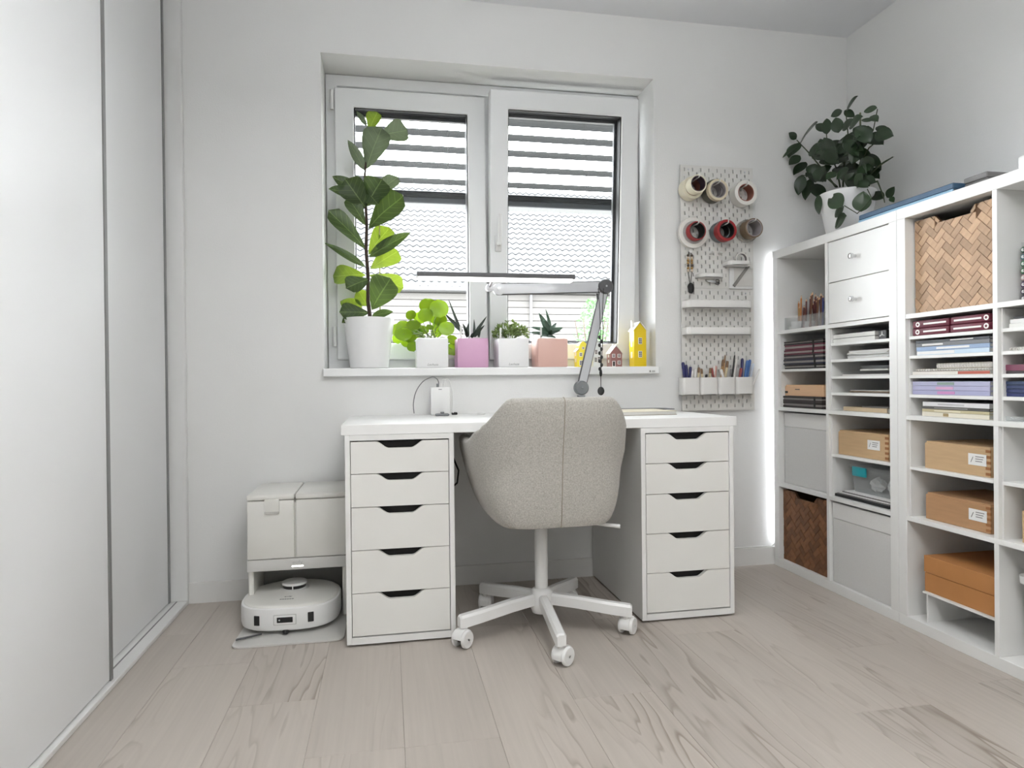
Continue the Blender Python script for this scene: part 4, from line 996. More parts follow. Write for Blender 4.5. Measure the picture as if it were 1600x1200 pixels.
lg = mat('tape_lightgrey', S(168, 164, 162), .5, noise=.03); sg_ = mat('tape_slate', S(110, 118, 122), .5, noise=.04)
purp = mat('core_purple', S(70, 54, 66), .7, noise=.1); corebr = mat('core_brown', S(140, 88, 74), .7, noise=.1); coreg = mat('core_grey', S(150, 144, 146), .7, noise=.08); coreb = mat('core_black', S(24, 22, 22), .6, noise=.1)
clear_mat('tape_clear', tint=(.93, .92, .88, 1), refl=.1, opac=.25, base=(.75, .74, .70, 1))
def stack(u, v, rolls, hl):
    """rolls on one hook; u,v: photo pixel of the first roll's centre on the board"""
    c = un(u, v, 'y', PBY); y = PBY-.004; tot = sum(q[2] for q in rolls)+.003*len(rolls)
    rmin = min(q[1] for q in rolls); hook(c.x, c.z+rmin-.0042, tot+.006, 'white hook carrying the '+rolls[-1][5].split(' tape')[0].split(' with')[0]+' tape')
    for (r, rin, wid, m, inner, lab) in rolls:
        # every roll hangs by its own core from the hook
        tape_roll(c.x, c.z+(rmin-rin), y, r, rin, wid, m, None, lab, inner); y -= wid+.003
stack(1075, 297, [(.050, .034, .050, cream, corebr, 'wide cream tape roll, rear one of the purple-cored pair'), (.040, .031, .045, cream, purp, 'narrower cream tape roll with a dark purple core')], .1)
stack(1110, 302, [(.050, .030, .045, dgrey, coreg, 'dark grey tape roll behind a tan roll'), (.048, .034, .022, tan, coreg, 'tan tape roll with grey core')], .08)
stack(1156, 306, [(.056, .036, .050, tw_, corebr, 'white tape roll with a red-brown core')], .07)
stack(1080, 365, [(.070, .034, .018, tw_, coreb, 'large flat white tape reel, widest on the pegboard'), (.052, .034, .004, lg, coreb, 'thin light grey disc roll against the white reel'), (.042, .034, .030, red, coreb, 'small red tape roll in front of the white reel')], .07)
stack(1122, 364, [(.046, .028, .040, sg_, coreb, 'slate grey tape roll behind the red roll'), (.048, .033, .034, red, coreb, 'red tape roll with a black core')], .07)
stack(1164, 362, [(.052, .036, .022, MATS['tape_clear'], coreg, 'clear tape roll nearest the board behind the brown roll'), (.044, .035, .050, brn, coreg, 'brown packing tape roll with a grey core')], .07)
# bead charm with black tassel
p = un(1078, 395, 'y', PBY-.012)
cm = thing('bead_charm', (p.x, PBY-.012, p.z-.18), 'bead charm with black stone hanging from the pegboard', 'charm')
bm = B(); tube(bm, [(p.x, PBY+.002, p.z+.006), (p.x, PBY-.020, p.z+.006)], [.004, .008], 12); single('hook', bm, 'pegboard_accessory', 'white peg hook holding the bead charm', 'hook', 'hooks on the pegboard', smooth=True)
goldm = mat('bead_gold', S(176, 140, 84), .35, metal=.4, noise=.1); beadd = mat('bead_dark', S(70, 56, 46), .4, noise=.1); beadw = mat('bead_ivory', S(222, 206, 186), .4, noise=.05)
for sx in (-1, 1):
    bm = B(); tube(bm, [(p.x+sx*.003, PBY-.012, p.z+.012), (p.x+sx*.009, PBY-.012, p.z-.01), (p.x+sx*.009, PBY-.012, p.z-.09), (p.x+sx*.002, PBY-.012, p.z-.135)], .0016, 6); obj('cord', bm, 'cord_black', cm, True)
    for i, mm in enumerate((beadd, beadw, goldm, goldm, beadd, goldm, beadw)):
        bm = B(); sphere(bm, (p.x+sx*.009, PBY-.012, p.z-.012-i*.0115), .0062, 10); obj('bead', bm, mm, cm, True)
bm = B(); sphere(bm, (p.x+.003, PBY-.012, p.z-.160), .019, 10, sx=.85, sy=.5, sz=1.35)
for v in bm.verts: v.co += Vector((random.gauss(0, .0012), 0, random.gauss(0, .0012)))
obj('stone', bm, 'plastic_black', cm)
for u in (1111, 1125):
    p = un(u, 396, 'y', PBY-.01); bm = B(); tube(bm, [(p.x, PBY+.002, p.z), (p.x, PBY-.022, p.z), (p.x, PBY-.024, p.z+.003)], [.0035, .005, .0075], 10); single('hook', bm, 'pegboard_accessory', 'empty white knob hook in the middle of the pegboard', 'hook', 'empty knob hooks', smooth=True)
def rail_shelf(u0, u1, vt, vb, dep, name, label, cat, group=None):
    """shallow tray: floor, and a raised front and sides with rounded corners"""
    yf = PBY-dep; x0, x1 = un(u0, vt, 'y', yf).x, un(u1, vt, 'y', yf).x; zt, zb = un((u0+u1)/2, vt, 'y', yf).z, un((u0+u1)/2, vb, 'y', yf).z
    t = thing(name, ((x0+x1)/2, PBY-dep/2, zb), label, cat, group); r = min(.018, dep*.6); path = [(x0, PBY)]
    for i in range(6): a = PI+PI/2*i/5; path.append((x0+r+r*math.cos(a), yf+r+r*math.sin(a)))
    for i in range(6): a = -PI/2+PI/2*i/5; path.append((x1-r+r*math.cos(a), yf+r+r*math.sin(a)))
    path.append((x1, PBY)); inn = []
    for i, q in enumerate(path):
        cxx, cyy = (x0+x1)/2, PBY; inn.append((q[0]+(.0025 if q[0] < cxx else -.0025), q[1]+(.0025 if q[1] < PBY-.001 else 0)))
    bm = B(); lo = [bm.verts.new((a, b_, zb)) for a, b_ in path]; hi = [bm.verts.new((a, b_, zt)) for a, b_ in path]; hi2 = [bm.verts.new((a, b_, zt)) for a, b_ in inn]; lo2 = [bm.verts.new((a, b_, zb+.003)) for a, b_ in inn]
    for A_, B_ in ((lo, hi), (hi, hi2), (hi2, lo2)):
        for i in range(len(path)-1): bm.faces.new((A_[i], A_[i+1], B_[i+1], B_[i]))
    obj('rim', bm, 'pegboard_accessory', t, True)
    bm = B(); prism(bm, path, (0, 0, zb), (1, 0, 0), (0, 1, 0), (0, 0, .003)); obj('base', bm, 'pegboard_accessory', t)
    return t, x0, x1, zb+.003, yf
rail_shelf(1075, 1176, 469, 481, .06, 'pegboard_shelf', 'upper long white tray shelf on the lower pegboard', 'shelf', 'tray shelves on the pegboard')
rail_shelf(1075, 1176, 511, 523, .06, 'pegboard_shelf', 'lower long white tray shelf on the lower pegboard', 'shelf', 'tray shelves on the pegboard')
t, x0, x1, zb, yf = rail_shelf(1095, 1132, 427, 433, .055, 'pegboard_shelf', 'short white tray shelf beside the bead charm', 'shelf', 'tray shelves on the pegboard')
# scissors under it
p = un(1118, 440, 'y', PBY-.015); sc_ = thing('scissors', (p.x, PBY-.012, p.z-.012), 'small grey scissors hanging flat below the short tray', 'scissors')
for sx in (0, 1):
    bm = B(); q = [Vector((p.x+.012, PBY-.010, p.z-.001+(sx*.010-.005)))+Vector((.010*math.cos(a), 0, .0055*math.sin(a))) for a in [2*PI*i/12 for i in range(13)]]; tube(bm, q, .0022, 6, False); obj('handle', bm, 'plastic_darkgrey', sc_, True)
bm = B(); prism(bm, [(0, -.006), (-.042, -.001), (-.042, .004), (0, .006)], (p.x+.002, PBY-.013, p.z), (1, 0, 0), (0, 0, 1), (0, .003, 0)); obj('blades', bm, 'metal_silver', sc_)
# right holder: small tray with a tape ring and a clear pouch with a cutter
t, x0, x1, zb, yf = rail_shelf(1140, 1175, 407, 414, .06, 'pegboard_shelf', 'short white tray shelf holding a tape ring', 'shelf', 'tray shelves on the pegboard')
p = un(1158, 399, 'y', PBY-.03); bm = B(); lathe(bm, [(.024, 0), (.029, 0), (.029, -.014), (.024, -.014), (.024, 0)], (p.x, PBY-.022, zb+.029), 'y', 32)
tr = thing('tape_ring', (p.x, PBY-.03, zb), 'upright white tape ring standing in the short tray', 'tape roll'); obj('tape', bm, tw_, tr, True)
bm = B(); lathe(bm, [(.0236, 0), (.0250, -.001), (.0250, -.0150), (.0236, -.0150), (.0236, 0)], (p.x, PBY-.0215, zb+.029), 'y', 32); obj('core', bm, coreg, tr, True)
q0, q1 = un(1139, 418, 'y', PBY-.006), un(1176, 452, 'y', PBY-.006)
pw = thing('white_pouch', ((q0.x+q1.x)/2, PBY-.008, q1.z), 'clear white pouch with a grey cutter below the tape ring', 'pouch')
bm = B(); box(bm, (q0.x, PBY-.012, q1.z), (q1.x, PBY-.002, q0.z), .004, 2); obj('sleeve', bm, mat('pouch_white', (.70, .70, .69, 1), .5, noise=.02), pw, True)
bm = B(); box(bm, (q0.x+.022, PBY-.0135, q1.z+.012), (q1.x-.004, PBY-.0122, q0.z-.004)); obj('insert_card', bm, mat('card_grey', S(206, 204, 200), .7, noise=.03), pw)
a, b_ = un(1147, 447, 'y', PBY-.017), un(1170, 415, 'y', PBY-.017); bm = B(); d = (b_-a).normalized(); s = d.cross(Vector((0, 1, 0)))
prism(bm, [(0, -.007), ((b_-a).length, -.007), ((b_-a).length, .007), (0, .007)], a, d, s, (0, .006, 0)); obj('cutter', bm, mat('cutter_grey', S(134, 132, 128), .45, noise=.04), pw)
# pen holder with four bays
yf = PBY-.052; x0, x1 = un(1067, 590, 'y', yf).x, un(1178.5, 590, 'y', yf).x; zt, zb = un(1120, 589.5, 'y', yf).z, un(1120, 617, 'y', yf).z
ph = thing('pen_holder', ((x0+x1)/2, PBY-.026, zb), 'white four-bay pen holder at the bottom of the pegboard', 'pen holder')
bw = (x1-x0)/4
for i in range(4):
    a0, a1 = x0+i*bw+.001, x0+(i+1)*bw-.001; r = .014; path = []
    for cxx, cyy, s0 in ((a0+r, PBY-r*.5, PI/2), (a0+r, yf+r, PI), (a1-r, yf+r, 1.5*PI), (a1-r, PBY-r*.5, 0)):
        for k in range(5): an = s0+PI/2*k/4; path.append((cxx+r*math.cos(an), cyy+(r if cyy < PBY-r else r*.4)*math.sin(an)))
    bm = B(); prism(bm, path, (0, 0, zb), (1, 0, 0), (0, 1, 0), (0, 0, .003))
    n = len(path); cxx, cyy = (a0+a1)/2, (yf+PBY)/2
    lo = [bm.verts.new((a, b_, zb)) for a, b_ in path]; hi = [bm.verts.new((a, b_, zt)) for a, b_ in path]
    h2 = [bm.verts.new((cxx+(a-cxx)*.93, cyy+(b_-cyy)*.93, zt)) for a, b_ in path]; l2 = [bm.verts.new((cxx+(a-cxx)*.93, cyy+(b_-cyy)*.93, zb+.003)) for a, b_ in path]
    for A_, B_ in ((lo, hi), (hi, h2), (h2, l2)):
        for k in range(n): bm.faces.new((A_[k], A_[(k+1) % n], B_[(k+1) % n], B_[k]))
    obj('bay', bm, 'pegboard_accessory', ph, True, ang=30)
pencols = {'navy': (34, 36, 92), 'white': (226, 224, 220), 'cream': (214, 200, 166), 'red': (150, 70, 66), 'blue': (70, 110, 170), 'black': (26, 24, 24), 'tan': (176, 138, 90), 'grey': (140, 140, 138), 'rose': (196, 150, 140), 'clear': (206, 214, 226)}
def pen(u, v, tu, tv, colour, r=.0045, y=-.05, name='pen', lab=None, grp='pens in the pegboard holder', tip=True):
    yb = PBY+y; a = un(u, v, 'y', PBY-.026); a.z = zb+.004; a.y = PBY-.026+random.uniform(-.008, .008); b_ = un(tu, tv, 'y', PBY-.026+random.uniform(-.012, .016))
    bay = ('bay of the pen holder nearest the window', 'pen holder bay second from the window', 'pen holder bay third from the window', 'pen holder bay nearest the shelving')[min(3, int((a.x-x0)/bw))]
    t = thing(name, a, '%s%s pen in the %s' % ('thick ' if r > .0065 else 'slim ' if r < .0038 else '', colour, bay), name, grp); d = (b_-a)
    cm_ = colmat(*pencols[colour])
    bm = B(); tube(bm, [a, a+d*.80], r, 8); obj('barrel', bm, cm_, t, True)
    bm = B(); tube(bm, [a+d*.80, a+d*.96, a+d], [r*1.12, r*1.12, r*.7], 8); obj('cap', bm, cm_ if colour not in ('cream', 'tan') else colmat(120, 90, 60), t, True)
for (u, tu, tv, c, r) in [(1073, 1067, 566, 'navy', .007), (1075, 1072, 570, 'navy', .006), (1077, 1079, 573, 'navy', .006), (1079, 1082, 579, 'white', .008), (1085, 1087, 577, 'white', .008),
        (1090, 1092, 574, 'cream', .005), (1099, 1096, 576, 'cream', .005), (1101, 1104, 585, 'black', .005), (1108, 1110, 575, 'cream', .005), (1112, 1116, 571, 'white', .005), (1115, 1119, 572, 'rose', .005),
        (1119, 1112, 575, 'red', .005), (1124, 1130, 562, 'tan', .005), (1128, 1133, 555, 'tan', .0035), (1130, 1137, 564, 'cream', .0055), (1134, 1127, 577, 'white', .006), (1141, 1148, 555, 'black', .003), (1143, 1151, 560, 'white', .0045),
        (1145, 1149, 563, 'grey', .0055), (1148, 1142, 576, 'grey', .005), (1156, 1160, 560, 'navy', .006), (1160, 1168, 563, 'blue', .006), (1163, 1172, 562, 'blue', .006), (1167, 1177, 568, 'clear', .006), (1170, 1187, 577, 'white', .0055), (1153, 1158, 575, 'red', .006)]:
    pen(u, 612, tu, tv, c, r)

# ================================================================== SHELVING UNITS (right wall)
KX, KY, KW, KH, KD = 1.779, -.0228, .764, 1.465, .39
TO, TI = .038, .016
CW, CH = (KW-2*TO-TI)/2, (KH-2*TO-3*TI)/4
def cell(c, r):
    """far y, near y, floor z, roof z of a cell; c 0..3 away from the window wall, r 0..3 downwards"""
    uY = KY-(c//2)*KW; yf_ = uY-TO-(c % 2)*(CW+TI); zt_ = KH-TO-r*(CH+TI)
    return yf_, yf_-CW, zt_-CH, zt_
def shelving(i, label):
    y0 = KY-i*KW-.0004; y1 = y0-KW+.0008
    t = thing('shelving_unit', (KX+KD/2, (y0+y1)/2, 0), label, 'shelving unit', 'white cube shelving units')
    m = 'furniture_white'; bv = .0012
    obj('top_panel', box(B(), (KX, y0, KH-TO), (KX+KD, y1, KH), bv), m, t); obj('bottom_panel', box(B(), (KX, y0, 0), (KX+KD, y1, TO), bv), m, t)
    for a, b_ in ((y0, y0-TO), (y1+TO, y1)): obj('side_panel', box(B(), (KX, a, TO), (KX+KD, b_, KH-TO), bv), m, t)
    for r in range(3):
        z = KH-TO-(r+1)*CH-r*TI; obj('shelf', box(B(), (KX+.001, y0-TO, z-TI), (KX+KD, y1+TO, z), .0006), m, t)
    for r in range(4):
        _, ya, za, zb_ = cell(2*i, r); obj('divider', box(B(), (KX+.001, ya, za), (KX+KD, ya-TI, zb_), .0006), m, t)
shelving(0, 'white eight-cube shelving unit in the corner with drawers and fabric boxes')
shelving(1, 'white eight-cube shelving unit holding the paler woven basket')
def ky_(u, inset=.0, v=600):
    """y of photo column u at the given depth in the unit, kept between the panels of its cube"""
    yf0 = un(u, v, 'x', KX).y; y = un(u, v, 'x', KX+inset).y
    for c in range(4):
        a, b_, _, _ = cell(c, 0)
        if b_-.012 <= yf0 <= a+.03: return max(b_+.0085, min(a-.0085, y))
    return y
def insert(c, r, n, label):
    a, b_, z0, z1 = cell(c, r); t = thing('shelf_insert', (KX+.19, (a+b_)/2, z0), label, 'shelf insert', 'white inserts in the cubes'); ht = (z1-z0)/n; th = .011
    for ya, yb in ((a-.001, a-.007), (b_+.007, b_+.001)): obj('side_panel', box(B(), (KX+.012, ya, z0+.0005), (KX+.36, yb, z1-.001)), 'furniture_white', t)
    zs = [z0+.0005]
    for k in range(1, n):
        z = z0+ht*k; obj('shelf', box(B(), (KX+.008, a-.007, z-th/2), (KX+.36, b_+.007, z+th/2), .0008), 'furniture_white', t); zs.append(z+th/2+.0003)
    return zs
def cpos(c, f0, f1):
    a, b_, _, _ = cell(c, 0); return a+(b_-a)*f0, a+(b_-a)*f1
# --- woven baskets with herringbone chips
def clip(poly, a, b_, c):
    out = []
    for i in range(len(poly)):
        p, q = poly[i], poly[(i+1) % len(poly)]; dp, dq = a*p[0]+b_*p[1]-c, a*q[0]+b_*q[1]-c
        if dp <= 0: out.append(p)
        if dp*dq < 0: t_ = dp/(dp-dq); out.append((p[0]+(q[0]-p[0])*t_, p[1]+(q[1]-p[1])*t_))
    return out
def area(p): return abs(sum(p[i][0]*p[(i+1) % len(p)][1]-p[(i+1) % len(p)][0]*p[i][1] for i in range(len(p))))/2
def basket(c, r, m, label, inset=.045):
    a, b_, z0, z1 = cell(c, r); a -= .006; b_ += .006; W_ = a-b_; H_ = CH-.014; z0 += .001
    t = thing('woven_basket', (KX+.19, (a+b_)/2, z0), label, 'basket', 'woven baskets in the cubes'); xf = KX+inset
    hw, dp, hb2 = .078, .026, .054
    notch = [(W_/2-hw, H_), (W_/2-hb2, H_-dp), (W_/2+hb2, H_-dp), (W_/2+hw, H_)]
    poly = [(0, 0), (W_, 0), (W_, H_), notch[3], notch[2], notch[1], notch[0], (0, H_)]
    bm = B(); prism(bm, poly, (xf+.003, a, z0), (0, -1, 0), (0, 0, 1), (.008, 0, 0)); obj('front_panel', bm, 'bamboo_back', t)
    obj('side_panel', box(B(), (xf+.011, a, z0), (KX+.37, a-.008, z0+H_)), 'bamboo_back', t); obj('side_panel', box(B(), (xf+.011, b_+.008, z0), (KX+.37, b_, z0+H_)), 'bamboo_back', t)
    obj('base', box(B(), (xf+.011, a-.008, z0), (KX+.37, b_+.008, z0+.008)), 'bamboo_back', t); obj('rear_panel', box(B(), (KX+.362, a-.008, z0+.008), (KX+.37, b_+.008, z0+H_)), 'bamboo_back', t)
    w_ = .0235; cs = math.cos(PI/4)
    regions = [[(1, 0, W_/2-hw), ], [(-1, 0, -(W_/2-hw)), (1, 0, W_/2+hw), (0, 1, H_-dp)], [(-1, 0, -(W_/2+hw))]]
    k1 = dp/(hw-hb2)
    regions += [[(-1, 0, -(W_/2-hw)), (1, 0, W_/2-hb2), (0, -1, -(H_-dp)), (k1, 1, H_+k1*(W_/2-hw))], [(1, 0, W_/2+hw), (-1, 0, -(W_/2+hb2)), (0, -1, -(H_-dp)), (-k1, 1, H_-k1*(W_/2+hw))]]
    n = 24
    for gx in range(-n, n):
        for gy in range(-n, n):
            md = (gx-gy) % 4
            if md == 0: q = (gx, gy, gx+2, gy+1)
            elif md == 3: q = (gx, gy, gx+1, gy+2)
            else: continue
            g = .03; rc_ = [(q[0]+g, q[1]+g), (q[2]-g, q[1]+g), (q[2]-g, q[3]-g), (q[0]+g, q[3]-g)]
            pl = [((x-y)*cs*w_+W_/2, (x+y)*cs*w_+H_/2) for x, y in rc_]
            for h in ((-1, 0, 0), (1, 0, W_), (0, -1, 0), (0, 1, H_)):
                if pl: pl = clip(pl, *h)
            if len(pl) < 3: continue
            # pieces that reach the cut-out grip keep their biggest remainder
            if max(z[1] for z in pl) <= H_-dp or max(z[0] for z in pl) <= W_/2-hw or min(z[0] for z in pl) >= W_/2+hw: best = pl
            else: best = max((lambda z: z)([__import__('functools').reduce(lambda acc, h: clip(acc, *h) if acc else acc, rg, pl) for rg in regions]), key=lambda z: area(z) if len(z) > 2 else 0)
            if len(best) < 3 or area(best) < 2.5e-5: continue
            th = random.uniform(.0022, .0042); bm = B(); cxm = sum(z[0] for z in best)/len(best); czm = sum(z[1] for z in best)/len(best)
            prism(bm, [(z[0]-cxm, z[1]-czm) for z in best], (0, 0, 0), (0, -1, 0), (0, 0, 1), (-th, 0, 0))
            o = obj('bamboo_chip', bm, m, t, world=False); o.location = Vector((xf+.003, a-cxm, z0+czm))-t.location
basket(0, 3, 'bamboo_chip_dark', 'dark brown woven basket with grip cut-out at the bottom of the corner unit', .020)
basket(2, 0, 'bamboo_chip', 'light brown herringbone woven basket with grip cut-out in the top cube', .036)
# --- fabric boxes
def fabric_box(c, r, label, inset=.028):
    a, b_, z0, z1 = cell(c, r); a -= .005; b_ += .005; z0 += .0008; H_ = CH-.010; xf = KX+inset
    t = thing('fabric_box', (KX+.19, (a+b_)/2, z0), label, 'storage box', 'pale fabric boxes in the cubes')
    obj('front', box(B(), (xf, a, z0), (xf+.010, b_, z0+H_-.064), .002, 1), 'fabric_box', t)
    obj('hem', box(B(), (xf-.0025, a, z0+H_-.064), (xf+.010, b_, z0+H_), .003, 2), 'fabric_box_hem', t)
    for ya, yb in ((a, a-.008), (b_+.008, b_)): obj('side', box(B(), (xf+.010, ya, z0), (KX+.37, yb, z0+H_), .002), 'fabric_box', t)
    obj('back', box(B(), (KX+.362, a-.008, z0), (KX+.37, b_+.008, z0+H_)), 'fabric_box', t); obj('base', box(B(), (xf+.01, a-.008, z0), (KX+.362, b_+.008, z0+.006)), 'fabric_box', t)
fabric_box(0, 2, 'off-white fabric box above the dark woven basket'); fabric_box(1, 3, 'off-white fabric box below the clip-lid box', .014)
# --- two-drawer insert
a, b_, z0, z1 = cell(1, 0)
dr = thing('drawer_insert', (KX+.19, (a+b_)/2, z0), 'white two-drawer insert with chrome knobs', 'drawers')
obj('case', box(B(), (KX+.022, a-.001, z0+.0006), (KX+.37, b_+.001, z1-.001)), 'furniture_white', dr)
hm = (z0+z1)/2
for za, zb_ in ((z0+.003, hm-.0012), (hm+.0012, z1-.003)):
    d = obj('drawer', box(B(), (KX+.004, a-.003, za), (KX+.021, b_+.003, zb_), .001), 'furniture_white', dr)
    bm = B(); lathe(bm, [(.006, 0), (.006, -.012), (.011, -.016), (.011, -.026), (.008, -.028)], (KX+.004, (a+b_)/2+.006, (za+zb_)/2+.0), 'x', 20, cap1=True); obj('knob', bm, 'metal_chrome', d, True)

# --- books, boxes, papers
def book(ya, yb, z, h, label, cov, name='book', cat='book', group=None, inset=.02, depth=.21, spine=True, band=None, pages='paper_pages', title=None, cov2=None, hard=.0018):
    """flat-lying book; spine=True shows its spine to the room, otherwise the page edges"""
    x0, x1 = KX+inset, KX+inset+depth; y0, y1 = max(ya, yb), min(ya, yb); t = thing(name, ((x0+x1)/2, (y0+y1)/2, z), label, cat, group)
    obj('lower_cover', box(B(), (x0, y0, z), (x1, y1, z+hard)), cov, t); obj('upper_cover', box(B(), (x0, y0, z+h-hard), (x1, y1, z+h)), cov2 or cov, t)
    ix = .0025 if not spine else .002
    obj('pages', box(B(), (x0+ix, y0-.002, z+hard), (x1-.002, y1+.002, z+h-hard)), pages, t)
    if spine: obj('spine', box(B(), (x0-.0005, y0, z+hard), (x0+.002, y1, z+h-hard)), cov, t)
    if title:
        f0, f1, tm, hh = title; obj('spine_print', box(B(), (x0-.0012, y0+(y1-y0)*f0, z+h*(.5-hh/2)), (x0-.0004, y0+(y1-y0)*f1, z+h*(.5+hh/2))), tm, t)
    if band is not None:
        yb_ = y0+(y1-y0)*band; obj('elastic_band', box(B(), (x0-.001, yb_+.004, z-.0), (x0+.003, yb_-.004, z+h+.0006)), 'cord_black', t)
    return t
# corner unit, far column
z_ = insert(0, 1, 2, 'white one-shelf insert holding sketchbooks in the corner unit')
ya, yb = ky_(1224, .02), ky_(1286, .02); zz = z_[1]
for h, c, lab, bd in ((.020, (30, 26, 28), 'black sketchbook with elastic band, lowest of its stack', .8), (.022, (30, 32, 52), 'navy sketchbook in the dark sketchbook stack', .8), (.020, (52, 46, 50), 'charcoal sketchbook in the dark sketchbook stack', .78),
        (.021, (92, 24, 46), 'burgundy sketchbook, lower of the two burgundy ones', .76), (.022, (98, 26, 50), 'burgundy sketchbook, upper of the two burgundy ones', .76), (.016, (26, 24, 26), 'black sketchbook on top of the dark sketchbook stack', .76)):
    o = random.uniform(-.012, 0); book(ya+o*.8, yb-o*.4, zz, h, lab, colmat(*c), band=bd, spine=False, pages=mat('pages_grey', S(150, 146, 142), .9, noise=.15, scale=200), hard=.0062, group='sketchbooks in the corner unit', inset=.02+abs(o)*.5); zz += h+.0008
zz = z_[0]; ya, yb = ky_(1222, .02, 630), ky_(1284, .02, 630)
for h, c, lab in ((.026, (34, 26, 26), 'thick black sketchbook under the pale wooden case, lower'), (.024, (44, 34, 32), 'dark brown sketchbook under the pale wooden case, upper')):
    book(ya, yb, zz, h, lab, colmat(*c), spine=False, band=.82, hard=.0085, pages='pages_grey', group='sketchbooks in the corner unit'); zz += h+.0008
def wood_box(ya, yb, z, h, m, label, inset=.03, depth=.24, card=True, cat='box', joints=True, cf=.78):
    x0, x1 = KX+inset, KX+inset+depth; y0, y1 = max(ya, yb), min(ya, yb); t = thing('wooden_box', ((x0+x1)/2, (y0+y1)/2, z), label, cat, 'wooden boxes in the cubes')
    obj('body', box(B(), (x0, y0, z), (x1, y1, z+h-.006), .0012), m, t); obj('lid', box(B(), (x0+.004, y0-.004, z+h-.006), (x1-.004, y1+.004, z+h)), m, t)
    if joints:
        for i in range(5): obj('finger_joint', box(B(), (x0-.0006, y1+.016, z+h*(.06+i*.19)), (x0+.002, y1-.0006, z+h*(.06+i*.19+.095))), 'wood_end', t)
    if card:
        yc = y0+(y1-y0)*cf; w_ = .032; hh = min(.036, h*.62); zc_ = z+h*.55
        k = obj('label_card', box(B(), (x0-.0012, yc+w_, zc_-hh/2), (x0-.0002, yc-w_, zc_+hh/2)), 'paper_white', t)
        bm = B(); tube(bm, [(x0-.0014, yc+w_*.7, zc_-hh*.25), (x0-.0014, yc+w_*.45, zc_+hh*.22)], .0012, 5); obj('label_mark', bm, 'print_grey', k)
        for j in range(3): obj('label_line', box(B(), (x0-.0016, yc+w_*.2, zc_+hh*(.22-.2*j)), (x0-.0011, yc-w_*(.75-.1*j), zc_+hh*(.30-.2*j))), 'print_grey', k)
    return t
t = wood_box(ky_(1225, .03, 608), ky_(1287, .03, 608), zz, .050, 'wood_pale', 'pale wooden case with a small clasp on dark sketchbooks', card=False, joints=False)
yc = ky_(1246, .03, 607); bm = B(); box(bm, (KX+.0285, yc+.016, zz+.028), (KX+.0305, yc-.016, zz+.032)); obj('clasp', bm, 'print_dark', t)
yc = ky_(1229, .03, 607); bm = B(); box(bm, (KX+.0285, yc+.010, zz+.012), (KX+.0305, yc-.010, zz+.022), .002); obj('lock_plate', bm, 'print_dark', t)
# top far cube: clear tray with colour pencils and white cups
a, b_, z0, z1 = cell(0, 0); z0 += .0006
ya, yb = ky_(1221, .03, 505), ky_(1288, .03, 505)
tr = thing('clear_tray', (KX+.12, (ya+yb)/2, z0), 'clear acrylic tray holding colour pencils', 'tray')
obj('base', box(B(), (KX+.03, ya, z0), (KX+.22, yb, z0+.003)), 'clear_plastic', tr); th = .058
for q in (((KX+.03, ya, z0+.003), (KX+.033, yb, z0+th)), ((KX+.217, ya, z0+.003), (KX+.22, yb, z0+th)), ((KX+.033, ya, z0+.003), (KX+.217, ya-.003, z0+th)), ((KX+.033, yb+.003, z0+.003), (KX+.217, yb, z0+th))):
    obj('wall', box(B(), *q), 'clear_plastic', tr)
cups = []
for (u, x, lab) in ((1246, .075, 'short white cup at the front of the pencil tray'), (1264, .125, 'short white cup at the back of the pencil tray'), (1228, .070, 'low white dish in the pencil tray')):
    y = ky_(u, x, 505); r, h = (.028, .036) if 'cup' in lab else (.016, .016); bm = B(); lathe(bm, [(0, 0), (r*.85, 0), (r, h), (r*.93, h), (r*.8, .004), (0, .004)], (KX+x, y, z0+.0034), n=24); single('cup', bm, 'plastic_white', lab, 'cup', 'white cups in the pencil tray', smooth=True); cups.append((KX+x, y))
pc_ = {'brown': (110, 70, 44), 'orange': (188, 120, 60), 'dark red': (92, 36, 34), 'blue': (52, 60, 120), 'ochre': (176, 138, 84), 'black': (40, 34, 32), 'violet': (78, 62, 110)}
def pencil(u, v, lean, x, colour):
    tip = un(u, v, 'x', KX+x); bx, by_ = KX+x+lean[0], tip.y+lean[1]; base = Vector((bx, by_, z0+.0045)); d = tip-base
    t = thing('colour_pencil', base, '%s colour pencil standing in the clear tray' % colour, 'pencil', '%s colour pencils' % colour); m = colmat(*pc_[colour])
    bm = B(); tube(bm, [base, base+d*.9], .0037, 6); obj('shaft', bm, m, t); bm = B(); tube(bm, [base+d*.9, base+d*.97], [.0037, .0014], 6); obj('wood_tip', bm, 'wood_pale', t); bm = B(); tube(bm, [base+d*.97, tip], [.0014, .0004], 6); obj('lead', bm, m, t)
for (u, v, c) in [(1228, 481, 'brown'), (1231, 484, 'ochre'), (1236, 482, 'black'), (1243, 458, 'brown'), (1245, 476, 'ochre'), (1249, 478, 'ochre'), (1252, 461, 'orange'), (1254, 466, 'brown'), (1256, 462, 'brown'), (1259, 478, 'orange'), (1262, 459, 'brown'), (1264, 470, 'dark red'), (1266, 462, 'dark red'), (1268, 457, 'dark red'), (1270, 455, 'brown'), (1272, 466, 'dark red'), (1274, 458, 'dark red'), (1276, 468, 'dark red'), (1278, 461, 'brown'), (1281, 463, 'blue'), (1283, 457, 'brown'), (1284, 462, 'blue'), (1286, 460, 'blue'), (1287, 466, 'violet'), (1248, 470, 'orange'), (1260, 466, 'dark red')] + [(1240+i*3.3, 462+(i*37) % 17, ('brown', 'dark red', 'ochre', 'black')[i % 4]) for i in range(14)]:
    pencil(u, v, (random.uniform(-.01, .01), random.uniform(-.012, .012)), random.uniform(.07, .19), c)
